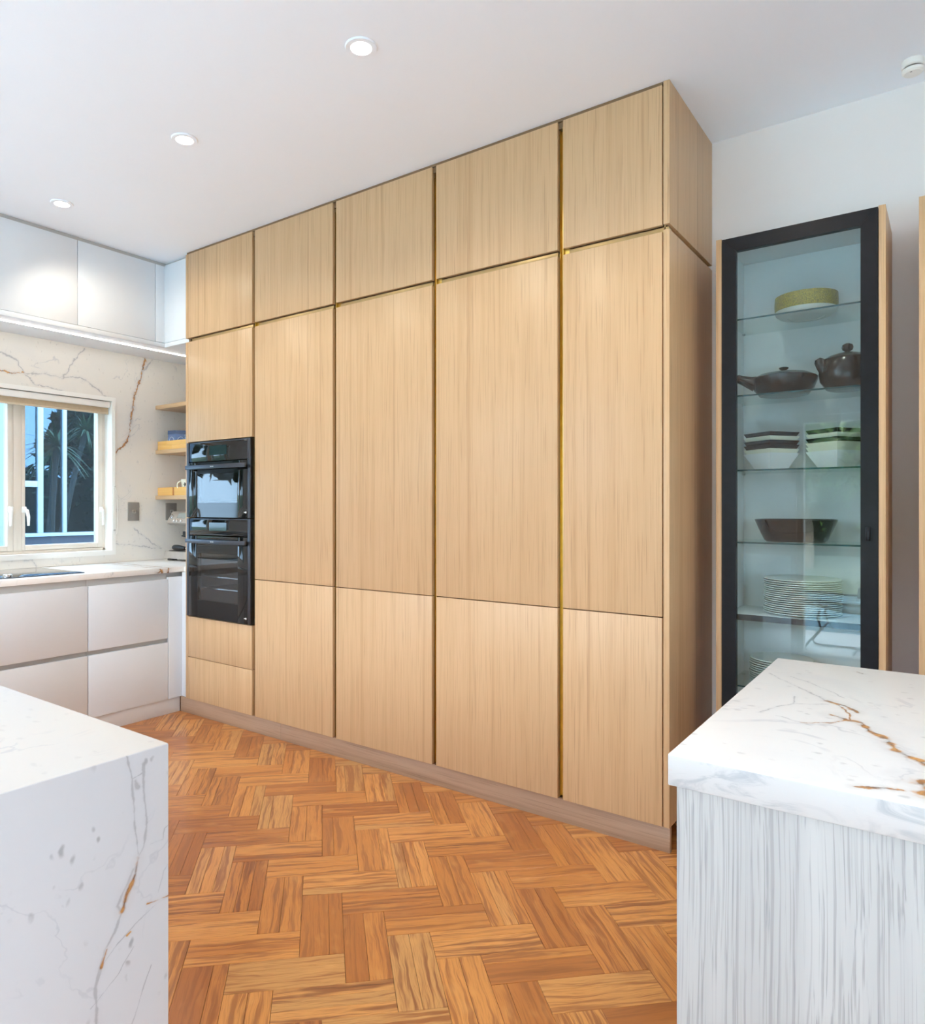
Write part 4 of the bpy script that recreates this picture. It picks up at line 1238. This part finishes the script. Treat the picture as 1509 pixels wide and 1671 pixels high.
def leaf_cloud(bm, n, c, rad, size, shell=0.55):
    for _ in range(n):
        while True:
            v = Vector((random.uniform(-1, 1), random.uniform(-1, 1), random.uniform(-1, 1)))
            if shell < v.length <= 1:
                break
        p = Vector((c[0] + v.x * rad[0], c[1] + v.y * rad[1], c[2] + v.z * rad[2]))
        a = Vector((random.uniform(-1, 1), random.uniform(-1, 1), random.uniform(-0.6, 0.8))).normalized()
        b = a.cross(Vector((random.uniform(-1, 1), random.uniform(-1, 1), random.uniform(-1, 1)))).normalized()
        s = size * random.uniform(0.6, 1.3)
        n_ = a.cross(b) * s * 0.15
        q = [bm.verts.new(p - a * s), bm.verts.new(p + b * s * 0.42 + n_), bm.verts.new(p + a * s), bm.verts.new(p - b * s * 0.42 + n_)]
        bm.faces.new(q)

def tree(x, y, z, trunk_h, crown_r, label, mat, n=5000, leaf=0.16, group='garden trees', name='garden_tree'):
    t_ = thing(name, label, 'tree', (x, y, z), group)
    tb = B()
    top = Vector((x + random.uniform(-0.2, 0.2), y + random.uniform(-0.2, 0.2), z + trunk_h))
    tube(tb, [(x, y, z - 0.15), (x + 0.03, y, z + trunk_h * 0.4), top, top + Vector((0, 0, crown_r * 0.8))], 0.15, 10, radii=[0.20, 0.15, 0.12, 0.05])
    for k in range(7):
        a = k * 0.9 + random.random()
        d = Vector((math.cos(a), math.sin(a), 0.75))
        st_ = Vector((x, y, z)) + (top - Vector((x, y, z))) * random.uniform(0.7, 1.0)
        tube(tb, [st_, st_ + d * crown_r * 0.4 + Vector((0, 0, 0.1)), st_ + d * crown_r * 0.8], 0.05, 6, radii=[0.08, 0.05, 0.02])
    obj('trunk', tb, M_BARK, t_)
    cb = B()
    for k in range(9):
        a = k * 2.4
        rr = crown_r * (0.25 + 0.4 * random.random())
        c = top + Vector((math.cos(a) * rr, math.sin(a) * rr, crown_r * random.uniform(-0.15, 0.75)))
        leaf_cloud(cb, n // 9, c, (crown_r * 0.55,) * 2 + (crown_r * 0.45,), leaf, 0.3)
    obj('crown', cb, mat, t_, smooth=0)

# ---- behind the camera: patio, pool, lawn, trees
struct('lawn', bx(-40, 30, -40, -7.5, -0.6, -0.14), m_lawn)
struct('pool_water', bx(-14, 14, -7.5, -3.25, -0.6, -0.17), M_POOL)
pt_ = struct('patio', bx(-8.0, 9.0, -3.25, YR - 0.2, -0.6, -0.135), M_GROUT, 'pale square-tiled patio outside the open door')
tile_me = None
for i in range(12):
    for j in range(3):
        x0, y0 = -3.6 + i * 0.61, -3.24 + j * 0.61
        if tile_me is None:
            o = obj('patio_tile', bx(-0.3, 0.3, -0.3, 0.3, -0.020, 0.0, 0.003, 1), M_TILE, pt_)
            tile_me = o.data
        else:
            o = bpy.data.objects.new('patio_tile', tile_me)
            COL.objects.link(o)
            o.parent = pt_
        o.location = (x0 + 0.305, y0 + 0.305, -0.12)
struct('lawn_terrace', bx(-40, -9.0, -12, 30, -1.0, 0.42), m_lawn)
struct('side_yard', bx(-9.0, XF - 0.19, -7.4, 9, -0.8, -0.30), plain('grey_paving', srgb(150, 152, 152), 0.8, var=0.1))

struct('sky_shade_slab', bx(-1.5, 1.7, -2.75, YR - 0.2, 2.42, 2.50), M_WALL)  # added unseen slab, holds back high sky light at the door
# ---- wire lounge chair on the patio
wc = thing('wire_chair', 'dark steel sled-base outdoor chair with woven wire seat on the patio', 'chair', (-0.72, -2.06, -0.12))
M_DKST = plain('dark_chair_steel', srgb(26, 27, 28), 0.5, 0.2)
ya, yb = -1.82, -2.30
Z0 = -0.108
for yy in (ya, yb):
    fr = B()
    tube(fr, [(-0.98, yy, 0.29), (-1.00, yy, 0.22), (-0.97, yy, 0.12), (-1.05, yy, 0.02), (-1.105, yy, -0.06), (-1.09, yy, -0.095), (-1.05, yy, Z0), (-0.45, yy, Z0), (-0.36, yy, -0.09), (-0.34, yy, -0.03), (-0.42, yy, 0.10), (-0.47, yy, 0.26)], 0.011, 10)
    obj('sled_leg', fr, M_DKST, wc)
bar = B()
tube(bar, [(-0.72, ya, Z0), (-0.72, yb, Z0)], 0.010, 8)
tube(bar, [(-0.97, ya, 0.12), (-0.97, yb, 0.12)], 0.009, 8)
obj('cross_bar', bar, M_DKST, wc)
def shell(u, v):
    # u 0..1 from the seat's front lip over the seat to the top of the back, v -1..1 across
    prof = [(-1.17, 0.335), (-1.02, 0.30), (-0.82, 0.262), (-0.62, 0.25), (-0.45, 0.30), (-0.34, 0.43), (-0.27, 0.60), (-0.22, 0.76)]
    f = u * (len(prof) - 1)
    k = min(int(f), len(prof) - 2)
    w = f - k
    x = prof[k][0] * (1 - w) + prof[k + 1][0] * w
    z = prof[k][1] * (1 - w) + prof[k + 1][1] * w
    half = 0.34 + 0.05 * math.sin(math.pi * u)
    lift = 0.13 * v * v * (0.5 + 0.5 * math.sin(math.pi * min(1, u * 1.15)))
    return Vector((x + (0.06 * v * v if u > 0.6 else 0), -2.06 + half * v, z + lift))
mesh_b = B()
for i in range(33):
    tube(mesh_b, [shell(i / 32, -1 + 2 * j / 14) for j in range(15)], 0.0028, 4)
for j in range(23):
    tube(mesh_b, [shell(i / 24, -1 + 2 * j / 22) for i in range(25)], 0.0028, 4)
obj('wire_seat', mesh_b, plain('grey_woven_wire', srgb(84, 90, 94), 0.5, 0.3), wc)
rim = [shell(i / 24, -1) for i in range(25)] + [shell(1, -1 + 2 * j / 14) for j in range(1, 15)] + [shell(1 - i / 24, 1) for i in range(1, 25)] + [shell(0, 1 - 2 * j / 14) for j in range(1, 15)]
obj('rim', tube(B(), rim, 0.012, 8), M_DKST, wc)

TL = ['broad leafy tree beyond the lawn, its pale trunk facing the patio door', 'dense garden tree to one side beyond the pool lawn', 'tall garden tree at the far edge of the lawn', 'rounded garden tree beyond the lawn corner', 'dark garden tree in the row past the pool']
for k, (x, y, h, r) in enumerate(((-2.7, -12.6, 2.3, 1.7), (-8.2, -12.8, 2.2, 1.9), (2.7, -13.0, 2.6, 1.9), (8.2, -13.0, 2.2, 1.9), (-3.0, -26.0, 3.2, 3.2))):
    tree(x, y, -0.14, h, r, TL[k], M_LEAF if k % 2 == 0 else M_LEAFD, 5200, 0.18)
def hedge(x0, x1, y0, y1, z0, z1, label, n, mat):
    h = thing('hedge', label, 'hedge', ((x0 + x1) / 2, (y0 + y1) / 2, z0))
    hb2 = B()
    for _ in range(n):
        f = random.random()
        p = (random.uniform(x0, x1), random.uniform(y0, y1), z0 + (z1 - z0) * math.sqrt(random.random()))
        leaf_cloud(hb2, 1, p, (0.05, 0.05, 0.05), 0.12, 0.0)
    obj('foliage', hb2, mat, h, smooth=0)
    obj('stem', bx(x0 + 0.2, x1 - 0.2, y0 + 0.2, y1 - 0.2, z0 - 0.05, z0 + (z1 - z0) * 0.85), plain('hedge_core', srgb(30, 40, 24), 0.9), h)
hedge(-12, 9, -18.8, -17.2, -0.14, 3.4, 'long clipped hedge behind the lawn trees', 9000, M_LEAF)

# ---- beyond the kitchen window: the other wing of the house and the garden past its glazing
wg = thing('house_wing', 'pale wing of the house with tall dark windows, seen through the kitchen window', 'building', (-8.5, 4.2, -0.3))
XG2 = -8.5
obj('wall', bx(XG2 - 0.2, XG2 + 0.06, 1.2, 3.560, -0.30, 3.6), M_WINGW, wg)
obj('base_wall', bx(XG2 - 0.2, XG2, 3.562, 6.2, -0.30, 0.915), M_WINGB, wg)
obj('sill', bx(XG2 - 0.2, XG2 + 0.05, 3.562, 6.2, 0.916, 0.955, 0.004), M_WINGF, wg)
obj('head', bx(XG2 - 0.2, XG2 + 0.03, 3.562, 6.2, 3.0, 3.6), M_WINGF, wg)
for (y0, y1) in ((3.562, 3.600), (3.853, 3.915), (4.141, 4.187), (5.30, 5.36), (6.14, 6.2)):
    obj('mullion', bx(XG2 - 0.04, XG2 + 0.03, y0, y1, 0.956, 2.999, 0.003), M_WINGF, wg)
obj('transom', bx(XG2 - 0.04, XG2 + 0.03, 3.601, 3.852, 1.490, 1.560, 0.003), M_WINGF, wg)
for (y0, y1, z0, z1) in ((3.601, 3.852, 1.561, 2.999), (3.601, 3.852, 0.956, 1.489), (3.916, 4.140, 0.956, 2.999), (4.188, 5.299, 0.956, 2.999), (5.361, 6.139, 0.956, 2.999)):
    obj('pane', bx(XG2 - 0.006, XG2, y0, y1, z0, z1), M_GLASSWING, wg)
hedge(-20.5, -18.5, 5.0, 16.0, 0.42, 2.3, 'dark clipped hedge on the lawn past the house wing', 6000, M_LEAFD)
TL2 = ['dark evergreen behind the hedge past the house wing', 'tall dark evergreen rising over the hedge beside the palms', 'broad dark evergreen at the end of the hedge']
for k, (x, y, h, r) in enumerate(((-24.5, 13.2, 3.0, 1.6), (-25.0, 17.6, 3.2, 1.7), (-25.0, 22.5, 2.6, 1.7))):
    tree(x, y, 0.42, h, r, TL2[k], M_LEAFD, 4200, 0.24)
def palm(x, y, z, h, lean, label):
    p_ = thing('palm_tree', label, 'palm', (x, y, z), 'garden palms')
    top = Vector((x + 0.0, y + lean, z + h))
    obj('trunk', tube(B(), [(x, y, z - 0.05), (x, y + lean * 0.35, z + h * 0.4), (x, y + lean * 0.75, z + h * 0.8), top], 0.1, 10, radii=[0.09, 0.06, 0.055, 0.07]), M_BARKP, p_)
    fb = B()
    for k in range(46):
        a = random.uniform(0, 2 * math.pi)
        e = random.uniform(-0.7, 1.2)
        L_ = random.uniform(0.6, 0.95)
        d = Vector((math.cos(a) * math.cos(e), math.sin(a) * math.cos(e), math.sin(e)))
        s = d.cross(Vector((0, 0, 1))).normalized()
        prev = None
        for q in range(6):
            f = q / 5
            c = top + d * L_ * f + Vector((0, 0, -0.35 * f * f * L_))
            w = 0.035 * (1 - f) + 0.004
            row = [fb.verts.new(c - s * w), fb.verts.new(c + s * w)]
            if prev:
                fb.faces.new((prev[0], prev[1], row[1], row[0]))
            prev = row
    obj('frond', fb, M_PALM, p_, smooth=0)
palm(-13.0, 6.10, 0.42, 1.95, 0.15, 'palm with its crown against the sky past the house wing')
palm(-16.0, 7.75, 0.42, 2.6, 0.6, 'leaning pale-trunked palm in front of the dark hedge')
TL3 = ['garden tree reflected in the oven glass, nearest the side yard', 'garden tree farther along the side yard', 'garden tree past the side yard corner']
for k, (x, y, h, r) in enumerate(((-10.8, -2.2, 2.0, 1.6), (-14.5, -6.5, 2.4, 1.7), (-14.0, -0.2, 2.2, 1.5))):
    tree(x, y, 0.42, h, r, TL3[k], M_LEAFD, 4200, 0.17)
